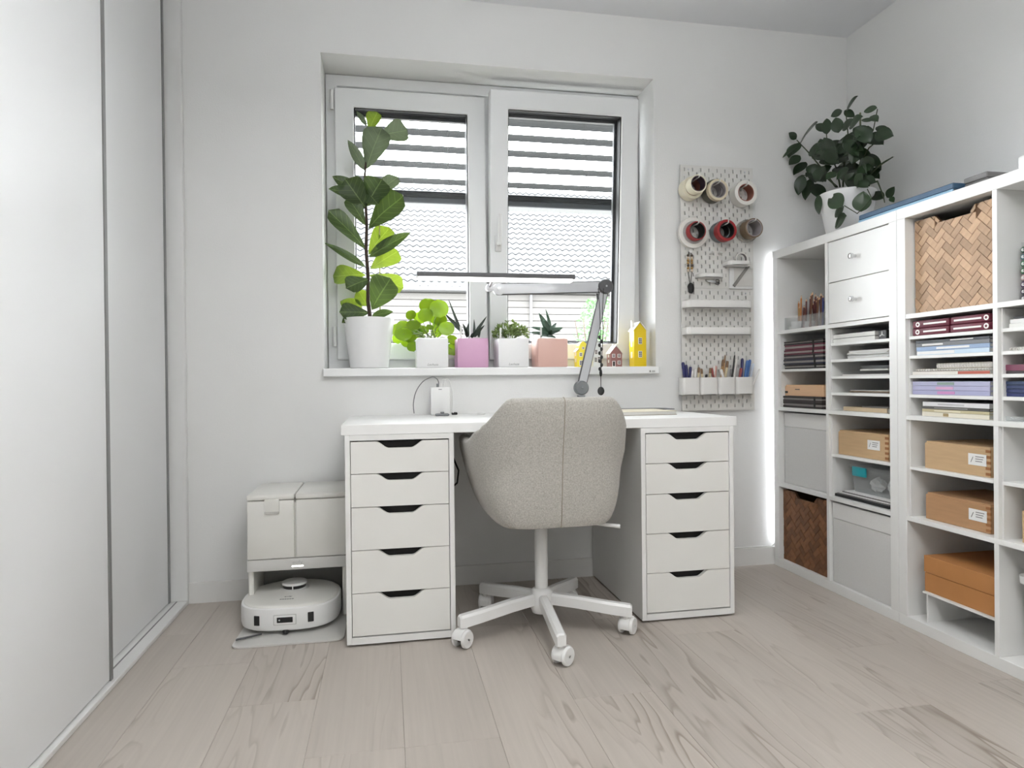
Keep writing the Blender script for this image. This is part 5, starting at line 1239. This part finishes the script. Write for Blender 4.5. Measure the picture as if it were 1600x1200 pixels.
# corner unit, near column: five-bay insert
z_ = insert(1, 1, 5, 'white five-level insert holding papers in the corner unit')
def paper_stack(c, z, u0, u1, v, n, label, inset=.03, depth=.25, m='paper_white', th=.0022, jit=.008, name='paper_stack', cat='papers', group=None):
    y0, y1 = ky_(u0, inset, v), ky_(u1, inset, v); t = thing(name, (KX+inset+depth/2, (y0+y1)/2, z), label, cat, group); zz = z
    for i in range(n):
        j, k = random.uniform(-jit, jit), random.uniform(0, jit*1.5); obj('sheet_bundle', box(B(), (KX+inset+k, y0-abs(j), zz), (KX+inset+depth, y1+abs(j)*.2, zz+th)), m if i % 3 else 'paper_pages', t); zz += th+.0004
    return zz
for i, (lab, c) in enumerate((('white ring binder, lower of two beside a black clip', (224, 224, 220)), ('white ring binder, upper of two beside a black clip', (220, 220, 216)))):
    book(ky_(1301, .02, 522), ky_(1367, .02, 522), z_[4]+i*.0175, .017, lab, colmat(*c), spine=True, cov2=MATS['plastic_darkgrey'], group='binders in the corner unit')
yc = ky_(1378, .03, 520); cl = thing('binder_clip', (KX+.05, yc, z_[4]), 'large black binder clip with a white emblem', 'clip')
obj('body', box(B(), (KX+.03, yc+.018, z_[4]), (KX+.08, yc-.022, z_[4]+.034), .002), 'plastic_black', cl)
bm = B(); yq, zq = yc-.002, z_[4]+.018
for an in (90, 210, 330): tube(bm, [(KX+.0292, yq, zq), (KX+.0292, yq-.014*math.cos(math.radians(an)), zq+.012*math.sin(math.radians(an)))], [.0028, .0014], 6)
obj('emblem', bm, 'paper_white', cl)
paper_stack(1, z_[3], 1322, 1386, 552, 9, 'stack of loose white papers in the five-level insert', th=.0032)
zz = paper_stack(1, z_[2], 1312, 1386, 585, 3, 'flat plastic-wrapped paper packet in the five-level insert', m='clear_plastic', th=.006, name='wrapped_packet', cat='packet'); paper_stack(1, zz, 1342, 1386, 575, 3, 'crinkled plastic-wrapped packet lying on another packet', inset=.04, m='milky_plastic', th=.006, name='wrapped_packet', cat='packet')
paper_stack(1, z_[1], 1325, 1386, 612, 4, 'brown card folder in the five-level insert', m=colmat(120, 98, 76), th=.0022, name='card_folder', cat='folder')
zz = z_[0]; book(ky_(1318, .03, 640), ky_(1386, .03, 640), zz, .016, 'flat wooden drawing board in the lowest level', colmat(196, 176, 146), spine=True, name='drawing_board', cat='board', inset=.03); book(ky_(1345, .03, 632), ky_(1386, .03, 632), zz+.0165, .005, 'thin grey notebook on the wooden drawing board', colmat(120, 116, 112), inset=.035)
z_ = insert(1, 2, 2, 'white one-shelf insert above the clip-lid box')
wood_box(ky_(1310, .03, 700), ky_(1388, .03, 700), z_[1], .098, 'wood_box', 'light wooden finger-jointed box in the corner unit', cf=.73)
zz = z_[0]; y0, y1 = ky_(1300, .02, 775), ky_(1388, .02, 790)
ty = thing('black_tray', (KX+.15, (y0+y1)/2, zz), 'black tray with papers under the clip-lid box', 'tray'); obj('tray', box(B(), (KX+.02, y0, zz), (KX+.30, y1, zz+.012), .002), 'plastic_black', ty)
for i in range(4): obj('sheet_bundle', box(B(), (KX+.024+i*.004, y0-.01*i-.01, zz+.012+i*.004), (KX+.29, y1+.004, zz+.0156+i*.004)), 'paper_white' if i % 2 else 'case_grey', ty)
zz += .0285
y0, y1 = ky_(1330, .05, 770), ky_(1400, .05, 770); y1 = max(y1, cell(1, 2)[1]+.012); hh = .095
cb = thing('clip_lid_box', (KX+.14, (y0+y1)/2, zz), 'clear plastic clip-lid box with teal handle', 'box')
bm = B(); x0, x1 = KX+.05, KX+.24; t0 = .010
vs = [bm.verts.new(p) for p in ((x0+t0, y0-t0, zz), (x1-t0, y0-t0, zz), (x1-t0, y1+t0, zz), (x0+t0, y1+t0, zz), (x0, y0, zz+hh), (x1, y0, zz+hh), (x1, y1, zz+hh), (x0, y1, zz+hh))]
for q in ((0, 1, 2, 3), (0, 1, 5, 4), (1, 2, 6, 5), (2, 3, 7, 6), (3, 0, 4, 7)): bm.faces.new([vs[i] for i in q])
obj('body', bm, 'milky_plastic', cb); obj('lid', box(B(), (x0-.006, y0+.006, zz+hh), (x1+.006, y1-.004, zz+hh+.012), .003, 2), 'milky_plastic', cb, True)
yc = y0-.055; bm = B(); box(bm, (x0-.012, yc+.036, zz+hh-.030), (x0-.004, yc-.040, zz+hh+.008), .004, 2); obj('clip', bm, 'teal_plastic', cb, True)
for (yy, xx, r) in ((.3, .35, .03), (.6, .5, .036), (.75, .3, .028), (.45, .65, .03)):
    bm = B(); sphere(bm, (x0+(x1-x0)*xx, y0+(y1-y0)*yy, zz+.032), r, 10, sz=.9)
    for v in bm.verts: v.co += Vector([random.gauss(0, .003) for _ in range(3)]); 
    for v in bm.verts: v.co.z = max(v.co.z, zz+.002)
    single('crumpled_cloth', bm, 'paper_white', 'crumpled white cloth inside the clip-lid box', 'cloth', 'cloths in the clip-lid box')

# second unit, far column
z_ = insert(2, 1, 5, 'white five-level insert holding burgundy cases and art books')
bur = colmat(104, 36, 54)
for (u0, u1, lv, lab, f) in ((1425, 1483, 0, 'burgundy case, bottom left of the four', 0), (1425.5, 1483, 1, 'burgundy case, top left of the four', 0), (1484, 1546.5, 0, 'burgundy case, bottom right of the four', 1), (1485, 1546.5, 1, 'burgundy case, top right of the four', 1)):
    y0, y1 = ky_(u0, .015, 510), ky_(u1, .015, 510); h = .0252; z = z_[4]+lv*(h+.0006)
    lab2 = {0: ('lower', 'nearer the window wall'), 1: ('upper', 'nearer the window wall')}[lv]
    t = thing('burgundy_case', (KX+.1, (y0+y1)/2, z), '%s burgundy case with white strip, %s' % (lab2[0], 'toward the corner unit' if f == 0 else 'beside the open cubes'), 'case', 'burgundy cases')
    obj('body', box(B(), (KX+.015, y0-.001, z), (KX+.20, y1+.001, z+h), .004, 2), bur, t, True)
    ga, gb = (.32, .92) if f == 0 else (.10, .80)
    obj('white_strip', box(B(), (KX+.0142, y0+(y1-y0)*ga, z+h*.40), (KX+.0152, y0+(y1-y0)*gb, z+h*.62)), 'house_trim', t)
    fy = y0+(y1-y0)*(.16 if f == 0 else .92); bm = B(); lathe(bm, [(.0085, 0), (.0085, -.001)], (KX+.0150, fy, z+h*.5), 'x', 16, cap0=True, cap1=True); e_ = obj('emblem', bm, 'house_trim', t)
    bm = B(); lathe(bm, [(.0042, 0), (.0042, -.0004)], (KX+.0139, fy, z+h*.5), 'x', 12, cap0=True, cap1=True); obj('emblem_mark', bm, bur, e_)
zz = z_[3]
for (u0, u1, h, c, lab, tt) in ((1433, 1546, .014, (196, 214, 228), 'pale blue art book, lowest beneath the grey one', (.0, .55, 'paper_white', .7)), (1432, 1546.5, .013, (150, 172, 204), 'blue art book with white mountain print', (.3, .75, 'paper_white', .5)), (1431, 1546.5, .012, (120, 122, 126), 'grey art book on the blue ones', (.1, .4, 'paper_white', .5)), (1431, 1546.5, .008, (70, 74, 80), 'dark thin art book on top of the pale blue pile', (.5, .8, 'house_trim', .4))):
    book(ky_(u0, .02, 545), ky_(u1, .02, 545), zz, h, lab, colmat(*c), title=tt, group='art books'); zz += h+.0007
zz = z_[2]
def spiral_pad(u0, u1, z, h, label, cov, v, inset=.02):
    y0, y1 = ky_(u0, inset, v), (ky_(u1, inset, v) if u1 < 1600 else nd); t = thing('spiral_pad', (KX+inset+.1, (y0+y1)/2, z), label, 'spiral pad', 'spiral pads'); obj('pages', box(B(), (KX+inset+.008, y0, z+.001), (KX+inset+.21, y1, z+h-.001)), 'paper_pages', t)
    obj('upper_cover', box(B(), (KX+inset+.006, y0, z+h-.001), (KX+inset+.21, y1, z+h)), cov, t); obj('lower_cover', box(B(), (KX+inset+.006, y0, z), (KX+inset+.21, y1, z+.001)), cov, t)
    bm = B(); n = int(abs(y0-y1)/.0105)
    for i in range(n):
        yc = y0+(y1-y0)*(i+.5)/n; cc = Vector((KX+inset+.008, yc, z+h/2)); tube(bm, [cc+Vector((math.cos(q)*.0058, q*.0004, math.sin(q)*h*.33)) for q in [2*PI*k/9 for k in range(9)]], .0013, 4)
    obj('wire_binding', bm, 'house_trim', t)
book(ky_(1426, .02, 582), ky_(1547, .02, 582), zz, .011, 'white and red paper block under the spiral pads', colmat(226, 222, 214), title=(.62, 1.0, colmat(176, 84, 66), .8)); zz += .0117
spiral_pad(1429, 1547, zz, .009, 'spiral pad with brown cover, lower and wider', colmat(110, 92, 76), 577); zz += .0096
spiral_pad(1461, 1547, zz, .016, 'spiral pad with white wire, upper and narrower', colmat(206, 200, 180), 568)
zz = z_[1]
for i, lab in enumerate(('lilac book, lowest of three', 'lilac book with pink print, middle of three', 'lilac book with green print, top of three')):
    book(ky_(1425.5, .02, 612), ky_(1547, .02, 612), zz, .0145, lab, colmat(*((166, 166, 198), (176, 176, 206), (180, 182, 210))[i]), title=((.35, .58, colmat(196, 136, 186), .6), (.33, .56, colmat(208, 160, 196), .6), (.35, .57, colmat(138, 158, 150), .6))[i], group='lilac books'); zz += .0151
zz = z_[0]
for (u0, h, c, lab, tt) in ((1441, .014, (222, 216, 200), 'cream book with brown title patch, lowest of the pale pile', (.34, .42, colmat(160, 140, 100), .7)), (1441, .009, (196, 186, 150), 'pale olive book in the pale pile', (.2, .6, colmat(228, 222, 200), .4)), (1441, .0085, (84, 82, 80), 'dark grey book in the pale pile', (.2, .7, colmat(150, 148, 146), .3)), (1442, .0145, (224, 224, 226), 'white book with grey title on top of the pale pile', (.25, .65, colmat(190, 190, 192), .3))):
    book(ky_(u0, .02, 645), ky_(1546, .02, 645), zz, h, lab, colmat(*c), title=tt, group='pale books'); zz += h+.0007
z_ = insert(2, 2, 2, 'white one-shelf insert between the two wooden boxes')
wood_box(ky_(1445, .03, 715), ky_(1547.5, .03, 720), z_[1], .092, 'wood_box', 'light wooden finger-jointed box, upper of two', cf=.82)
wood_box(ky_(1446.5, .03, 800), ky_(1548, .03, 810), z_[0], .090, 'wood_box_tan', 'tan wooden finger-jointed box, lower of two', cf=.82)
# orange box on a white riser
a, b_, z0, z1 = cell(2, 3); z0 += .0006
y0, y1 = ky_(1441, .01, 960), b_+.004
rs = thing('white_riser', (KX+.17, (y0+y1)/2, z0), 'low white riser shelf under the orange box', 'riser')
obj('top', box(B(), (KX+.012, y0, z0+.098), (KX+.34, y1, z0+.104)), 'furniture_white', rs); obj('leg', box(B(), (KX+.02, y0-.008, z0), (KX+.34, y0-.014, z0+.098)), 'furniture_white', rs); obj('leg', box(B(), (KX+.02, y1+.010, z0), (KX+.34, y1+.004, z0+.098)), 'furniture_white', rs); obj('back', box(B(), (KX+.334, y0-.014, z0), (KX+.34, y1+.01, z0+.098)), 'furniture_white', rs)
y0b = ky_(1444, .02, 910); ob = thing('orange_box', (KX+.16, (y0b+y1)/2, z0+.1045), 'orange-brown lidded card box on the white riser', 'box')
obj('base', box(B(), (KX+.022, y0b, z0+.1045), (KX+.30, y1+.001, z0+.168), .0012), 'card_orange', ob); obj('lid', box(B(), (KX+.020, y0b+.001, z0+.170), (KX+.302, y1, z0+.226), .0012), 'card_orange', ob); obj('lid_lip', box(B(), (KX+.024, y0b-.002, z0+.168), (KX+.298, y1+.003, z0+.170)), 'wood_end', ob)

# second unit, near column (only its edge is in view)
a, b_, z0, z1 = cell(3, 0); z0 += .0006
yk = ky_(1585, .08, 420); mk = thing('marker_rack', (KX+.14, yk-.05, z0), 'clear rack of colour markers in the top cube', 'marker rack')
yR = yk-.11
obj('back', box(B(), (KX+.20, yk, z0), (KX+.203, yR, z0+.178)), 'clear_plastic', mk)
for r in range(9): obj('tier', box(B(), (KX+.08, yk, z0+r*.0205), (KX+.20, yR, z0+r*.0205+.0016)), 'clear_plastic', mk)
obj('side', box(B(), (KX+.08, yk+.0025, z0), (KX+.203, yk+.0005, z0+.178)), 'clear_plastic', mk)
mcol = [(40, 34, 60), (50, 40, 70), (66, 44, 84), (196, 160, 160), (54, 110, 70), (60, 120, 84), (70, 110, 120), (40, 90, 70)]
mname = ['ink blue', 'dark violet', 'violet', 'rose', 'leaf green', 'mid green', 'teal', 'deep green']
for r in range(8):
    for k in range(5):
        y = yk-.010-k*.0195; z = z0+r*.0205+.0018+.0085; t = thing('marker', (KX+.12, y, z-.0085), '%s marker lying in the clear rack' % mname[r], 'marker', '%s markers' % mname[r]); m = colmat(*mcol[r])
        off = .012 if k == 0 else 0
        bm = B(); tube(bm, [(KX+.075+off, y, z), (KX+.19, y, z)], .0085, 10); obj('barrel', bm, 'plastic_white' if k % 2 else m, t, True)
        bm = B(); tube(bm, [(KX+.060+off, y, z), (KX+.0749+off, y, z)], .0085, 10); obj('cap', bm, m, t, True); bm = B(); tube(bm, [(KX+.0585+off, y, z), (KX+.0599+off, y, z)], .005, 10); obj('cap_end', bm, 'plastic_white', t, True)
z_ = insert(3, 1, 5, 'white five-level insert holding navy folders')
nd = b_+.0085
book(ky_(1577, .02, 505), nd, z_[4], .012, 'white book, lower of two by the edge', colmat(226, 226, 222), group='white books'); book(ky_(1578.5, .02, 495), nd, z_[4]+.0127, .012, 'white book, upper of two by the edge', colmat(222, 222, 220), group='white books'); book(ky_(1584, .02, 492), nd, z_[4]+.0254, .006, 'thin black book on the two white books', colmat(40, 40, 42), depth=.18)
spiral_pad(1575, 1626, z_[3], .010, 'white spiral pad alone on its level', colmat(222, 220, 216), 545)
book(ky_(1572, .02, 575), nd, z_[2], .008, 'dark flat book under a burgundy book', colmat(60, 50, 54)); book(ky_(1571, .02, 570), nd, z_[2]+.0087, .018, 'burgundy book lying above a dark flat book', colmat(122, 60, 84))
for i in range(4): book(ky_(1573-i*.3, .02, 610), nd, z_[1]+i*.0115, .0105, ('navy folder, lowest of four', 'navy folder, second lowest of four', 'navy folder, second highest of four', 'navy folder, topmost of four')[i], colmat(34+i*4, 44+i*6, 96), name='folder', cat='folder', group='navy folders')
ty = thing('clear_letter_tray', (KX+.14, nd+.1, z_[0]), 'clear shallow tray with papers below the navy folders', 'tray'); yk2 = ky_(1563, .02, 650)
obj('base', box(B(), (KX+.02, yk2, z_[0]), (KX+.28, nd, z_[0]+.003)), 'milky_plastic', ty); obj('rim', box(B(), (KX+.018, yk2, z_[0]+.003), (KX+.021, nd, z_[0]+.014)), 'milky_plastic', ty)
for i in range(3): obj('sheet_bundle', box(B(), (KX+.03+i*.003, yk2-.05-.01*i, z_[0]+.0032+i*.005), (KX+.26, nd, z_[0]+.0078+i*.005)), 'paper_white' if i != 1 else 'case_grey', ty)
z_ = insert(3, 2, 2, 'white one-shelf insert above the white bin')
wood_box(ky_(1597, .03, 840), b_+.012, z_[0], .098, 'wood_box', 'light wooden box beside the empty upper level', card=False)
# white bin at the bottom
a, b_, z0, z1 = cell(3, 3); z0 += .0006; y0 = un(1589, 880, 'x', KX+.05).y; hb3 = .250
wb = thing('white_bin', (KX+.17, y0-.11, z0), 'white tapered plastic bin in the bottom cube', 'bin')
bm = B(); rgs = []
for s, z in ((.82, 0), (1.0, hb3)):
    rgs.append([bm.verts.new((KX+.17+.13*s*sgnpow(math.cos(2*PI*k/40), .28), y0-.112+.105*s*sgnpow(math.sin(2*PI*k/40), .28), z0+z)) for k in range(40)])
for k in range(40): bm.faces.new((rgs[0][k], rgs[0][(k+1) % 40], rgs[1][(k+1) % 40], rgs[1][k]))
bm.faces.new(rgs[0]); obj('body', bm, 'plastic_white', wb, True)
bm = B(); rgs = []
for s, z in ((.99, hb3-.024), (1.05, hb3-.022), (1.06, hb3), (.97, hb3)):
    rgs.append([bm.verts.new((KX+.17+.13*s*sgnpow(math.cos(2*PI*k/40), .28), y0-.112+.105*s*sgnpow(math.sin(2*PI*k/40), .28), z0+z)) for k in range(40)])
for A_, B_ in zip(rgs[:-1], rgs[1:]):
    for k in range(40): bm.faces.new((A_[k], A_[(k+1) % 40], B_[(k+1) % 40], B_[k]))
obj('rim', bm, 'plastic_white', wb, True)

# ------------------------------------------------------------------ on top of the units
pf = thing('portfolio', (KX+.14, -.9, KH), 'large blue portfolio folder lying on the shelving units', 'portfolio')
ya, yb = ky_(1343, .03, 345), ky_(1491, .03, 288)
obj('lower_cover', box(B(), (KX+.028, ya, KH+.0005), (KX+.37, yb, KH+.006)), 'portfolio_blue', pf); obj('spine', box(B(), (KX+.024, ya, KH+.0005), (KX+.030, yb, KH+.016), .002), 'portfolio_edge', pf)
obj('sheets', box(B(), (KX+.031, ya-.004, KH+.006), (KX+.36, yb+.006, KH+.016)), 'case_grey', pf); obj('upper_cover', box(B(), (KX+.026, ya, KH+.016), (KX+.37, yb, KH+.036), .003), 'portfolio_blue', pf)
ya, yb = ky_(1492, .05, 285), ky_(1534, .05, 275); gc = thing('grey_case', (KX+.2, (ya+yb)/2, KH), 'flat grey case lying beside the blue portfolio', 'case')
obj('body', box(B(), (KX+.07, ya-.012, KH+.0003), (KX+.36, yb, KH+.030), .003), 'case_grey', gc); obj('lid', box(B(), (KX+.07, ya-.012, KH+.0312), (KX+.36, yb, KH+.050), .003), 'case_grey', gc)
p = un(1601, 250, 'x', KX+.06); bxx = thing('white_container', (KX+.09, p.y-.04, KH), 'small white container on a brown base at the unit edge', 'container')
obj('base', box(B(), (KX+.05, p.y+.016, KH+.0003), (KX+.13, p.y-.06, KH+.010)), colmat(150, 110, 100), bxx); obj('body', box(B(), (KX+.052, p.y+.014, KH+.010), (KX+.128, p.y-.058, KH+.052), .004, 2), 'plastic_white', bxx, True)
# potted ficus
PXK = KX+.145
pb = un(1324, 330, 'x', PXK); pyc = pb.y
def kp(x, y, px):
    """photo point of the plant at depth px, kept clear of the window wall"""
    u, v = 1200+x/4.443, 130+y/4.443; p = un(u, v, 'x', px)
    return p if p.y < -.03 else un(u, v, 'y', -.035)
fp = thing('potted_ficus', (PXK, pyc, KH), 'dark green leafy plant in white pot on the shelving unit', 'potted plant')
zt = .185; bm = B(); lathe(bm, [(0, 0), (.076, 0), (.080, .005), (.112, zt-.003), (.111, zt), (.104, zt), (.101, zt-.02), (0, zt-.025)], (PXK, pyc, KH+.0004), n=40); obj('pot', bm, 'pot_white', fp, True)
bm = B(); lathe(bm, [(0, zt-.014), (.1008, zt-.016)], (PXK, pyc, KH), n=28); obj('soil', bm, 'soil', fp, True)
def kc(x, y): return 1200+x/4.443, 130+y/4.443
leaves = [(545, 190, 608, 92, 58), (515, 190, 440, 228, 50), (530, 190, 596, 230, 46), (758, 172, 664, 192, 42), (715, 228, 757, 258, 46), (722, 262, 650, 250, 34), (345, 268, 214, 400, 80), (405, 335, 338, 282, 66), (196, 388, 150, 345, 50),
    (215, 415, 145, 505, 95), (225, 418, 108, 502, 40), (225, 505, 150, 560, 70), (265, 548, 182, 625, 76), (238, 636, 210, 765, 76), (300, 660, 255, 798, 84), (310, 700, 385, 792, 84), (352, 775, 350, 902, 50), (522, 852, 425, 785, 96), (645, 893, 660, 758, 96), (528, 856, 462, 925, 60),
    (545, 918, 462, 995, 90), (805, 800, 705, 765, 66), (825, 795, 872, 725, 46), (850, 790, 872, 822, 30), (490, 345, 470, 242, 70), (515, 325, 582, 252, 56), (565, 305, 642, 232, 80), (640, 390, 742, 372, 70), (745, 350, 858, 362, 80), (750, 305, 832, 332, 44),
    (540, 465, 585, 372, 86), (410, 355, 405, 248, 60), (440, 490, 392, 385, 80), (280, 490, 385, 425, 76), (560, 478, 655, 512, 50), (765, 575, 866, 510, 12), (680, 492, 775, 575, 60), (690, 660, 776, 600, 78), (330, 560, 280, 620, 80), (370, 600, 330, 680, 90), (420, 470, 500, 400, 80), (600, 560, 540, 660, 90), (610, 620, 560, 720, 90), (650, 520, 720, 600, 80), (470, 620, 410, 660, 60), (700, 600, 660, 690, 70)]
hubs = [(460, 520), (560, 430), (620, 480), (680, 380), (400, 480), (660, 640), (330, 600), (540, 620)]
for i in range(64):
    hx_, hy_ = random.choice(hubs); a = random.uniform(0, 2*PI); L_ = random.uniform(80, 120); leaves.append((hx_+random.uniform(-40, 40), hy_+random.uniform(-40, 40), hx_+L_*math.cos(a), hy_+L_*.8*math.sin(a), random.uniform(60, 85)))
PXM2 = 4.443*FPX/2.85
for i, (x0, y0, x1, y1, wpx) in enumerate(leaves):
    dx = random.uniform(-.07, .07) if y0 < 740 else -.112
    if y0 > 740 and x0 > 780: dx = .05
    b0 = kp(x0, y0, PXK+dx); t0 = kp(x1, y1, PXK+dx+random.uniform(-.04, .04)*(1 if y0 < 740 else .2))
    place_leaf(fp, b0, b0+(t0-b0)*1.08, wpx/PXM2*1.15, 'ficus_leaf', 'oval', Vector((-1+random.uniform(-.3, .3), -.8+random.uniform(-.3, .3), random.uniform(.0, .8))), .22, .08)
for (pts) in ([(500, 720), (480, 600), (420, 480), (405, 350)], [(520, 720), (530, 560), (560, 400), (540, 195)], [(590, 720), (600, 560), (660, 420), (730, 330), (760, 180)], [(470, 720), (380, 600), (290, 490), (200, 395)], [(560, 720), (640, 560), (700, 450), (760, 400)], [(640, 720), (700, 640), (770, 575), (865, 512)], [(480, 720), (390, 640), (300, 640), (240, 640)], [(650, 720), (760, 680), (800, 780), (810, 830)]):
    bm = B(); tube(bm, [kp(x, y, PXK+random.uniform(-.015, .015)) for x, y in pts], [.004, .0034, .0028, .002], 6); obj('stem', bm, 'stem_dark', fp, True)
bm = B(); tube(bm, [un(*kc(645, 720), 'x', PXK+.02), un(*kc(640, 205), 'x', PXK+.02)], .0035, 6); obj('stake', bm, mat('stake_green', S(96, 104, 70), .6, noise=.1), fp, True)
bm = B(); tube(bm, [un(*kc(690, 735), 'x', PXK-.09), un(*kc(720, 800), 'x', PXK-.116), un(*kc(620, 905), 'x', PXK-.116), un(*kc(530, 850), 'x', PXK-.114)], .002, 6); obj('stem', bm, 'stem_dark', fp, True)

# ================================================================== LED STRIP between the corner unit and the wall
ls = thing('led_strip', (KX+.02, KY+.004, .12), 'white LED light strip up the side of the corner shelving unit', 'light strip')
bm = B(); box(bm, (KX+.012, KY+.0002, .10), (KX+.024, KY+.0022, 1.45)); obj('tape', bm, 'plastic_white', ls)
led = mat('led_cool', (1, 1, 1, 1), .5, emit=(.93, .96, 1.0, 1), estr=LED_STRIP if 'LED_STRIP' in globals() else 320)
n = 31
for i in range(n):
    z = .13+i*(1.43-.13)/(n-1); bm = B(); box(bm, (KX+.0155, KY+.0022, z-.0025), (KX+.0205, KY+.0042, z+.0025)); obj('led', bm, led, ls)
pts = [un(1150, 858, 'y', -.008), un(1172, 861, 'y', -.008), un(1190, 861.5, 'y', -.008), un(1206, 856, 'y', -.008)]
for q in pts: q.z = BH+.0034; q.y = -.0075
bm = B(); tube(bm, [Vector((1.255, -.0075, BH+.0034))]+pts+[Vector((KX+.018, -.008, .11))], .0032, 8); single('led_cable', bm, 'plastic_white', 'white LED strip cable lying along the baseboard', 'cable', smooth=True)
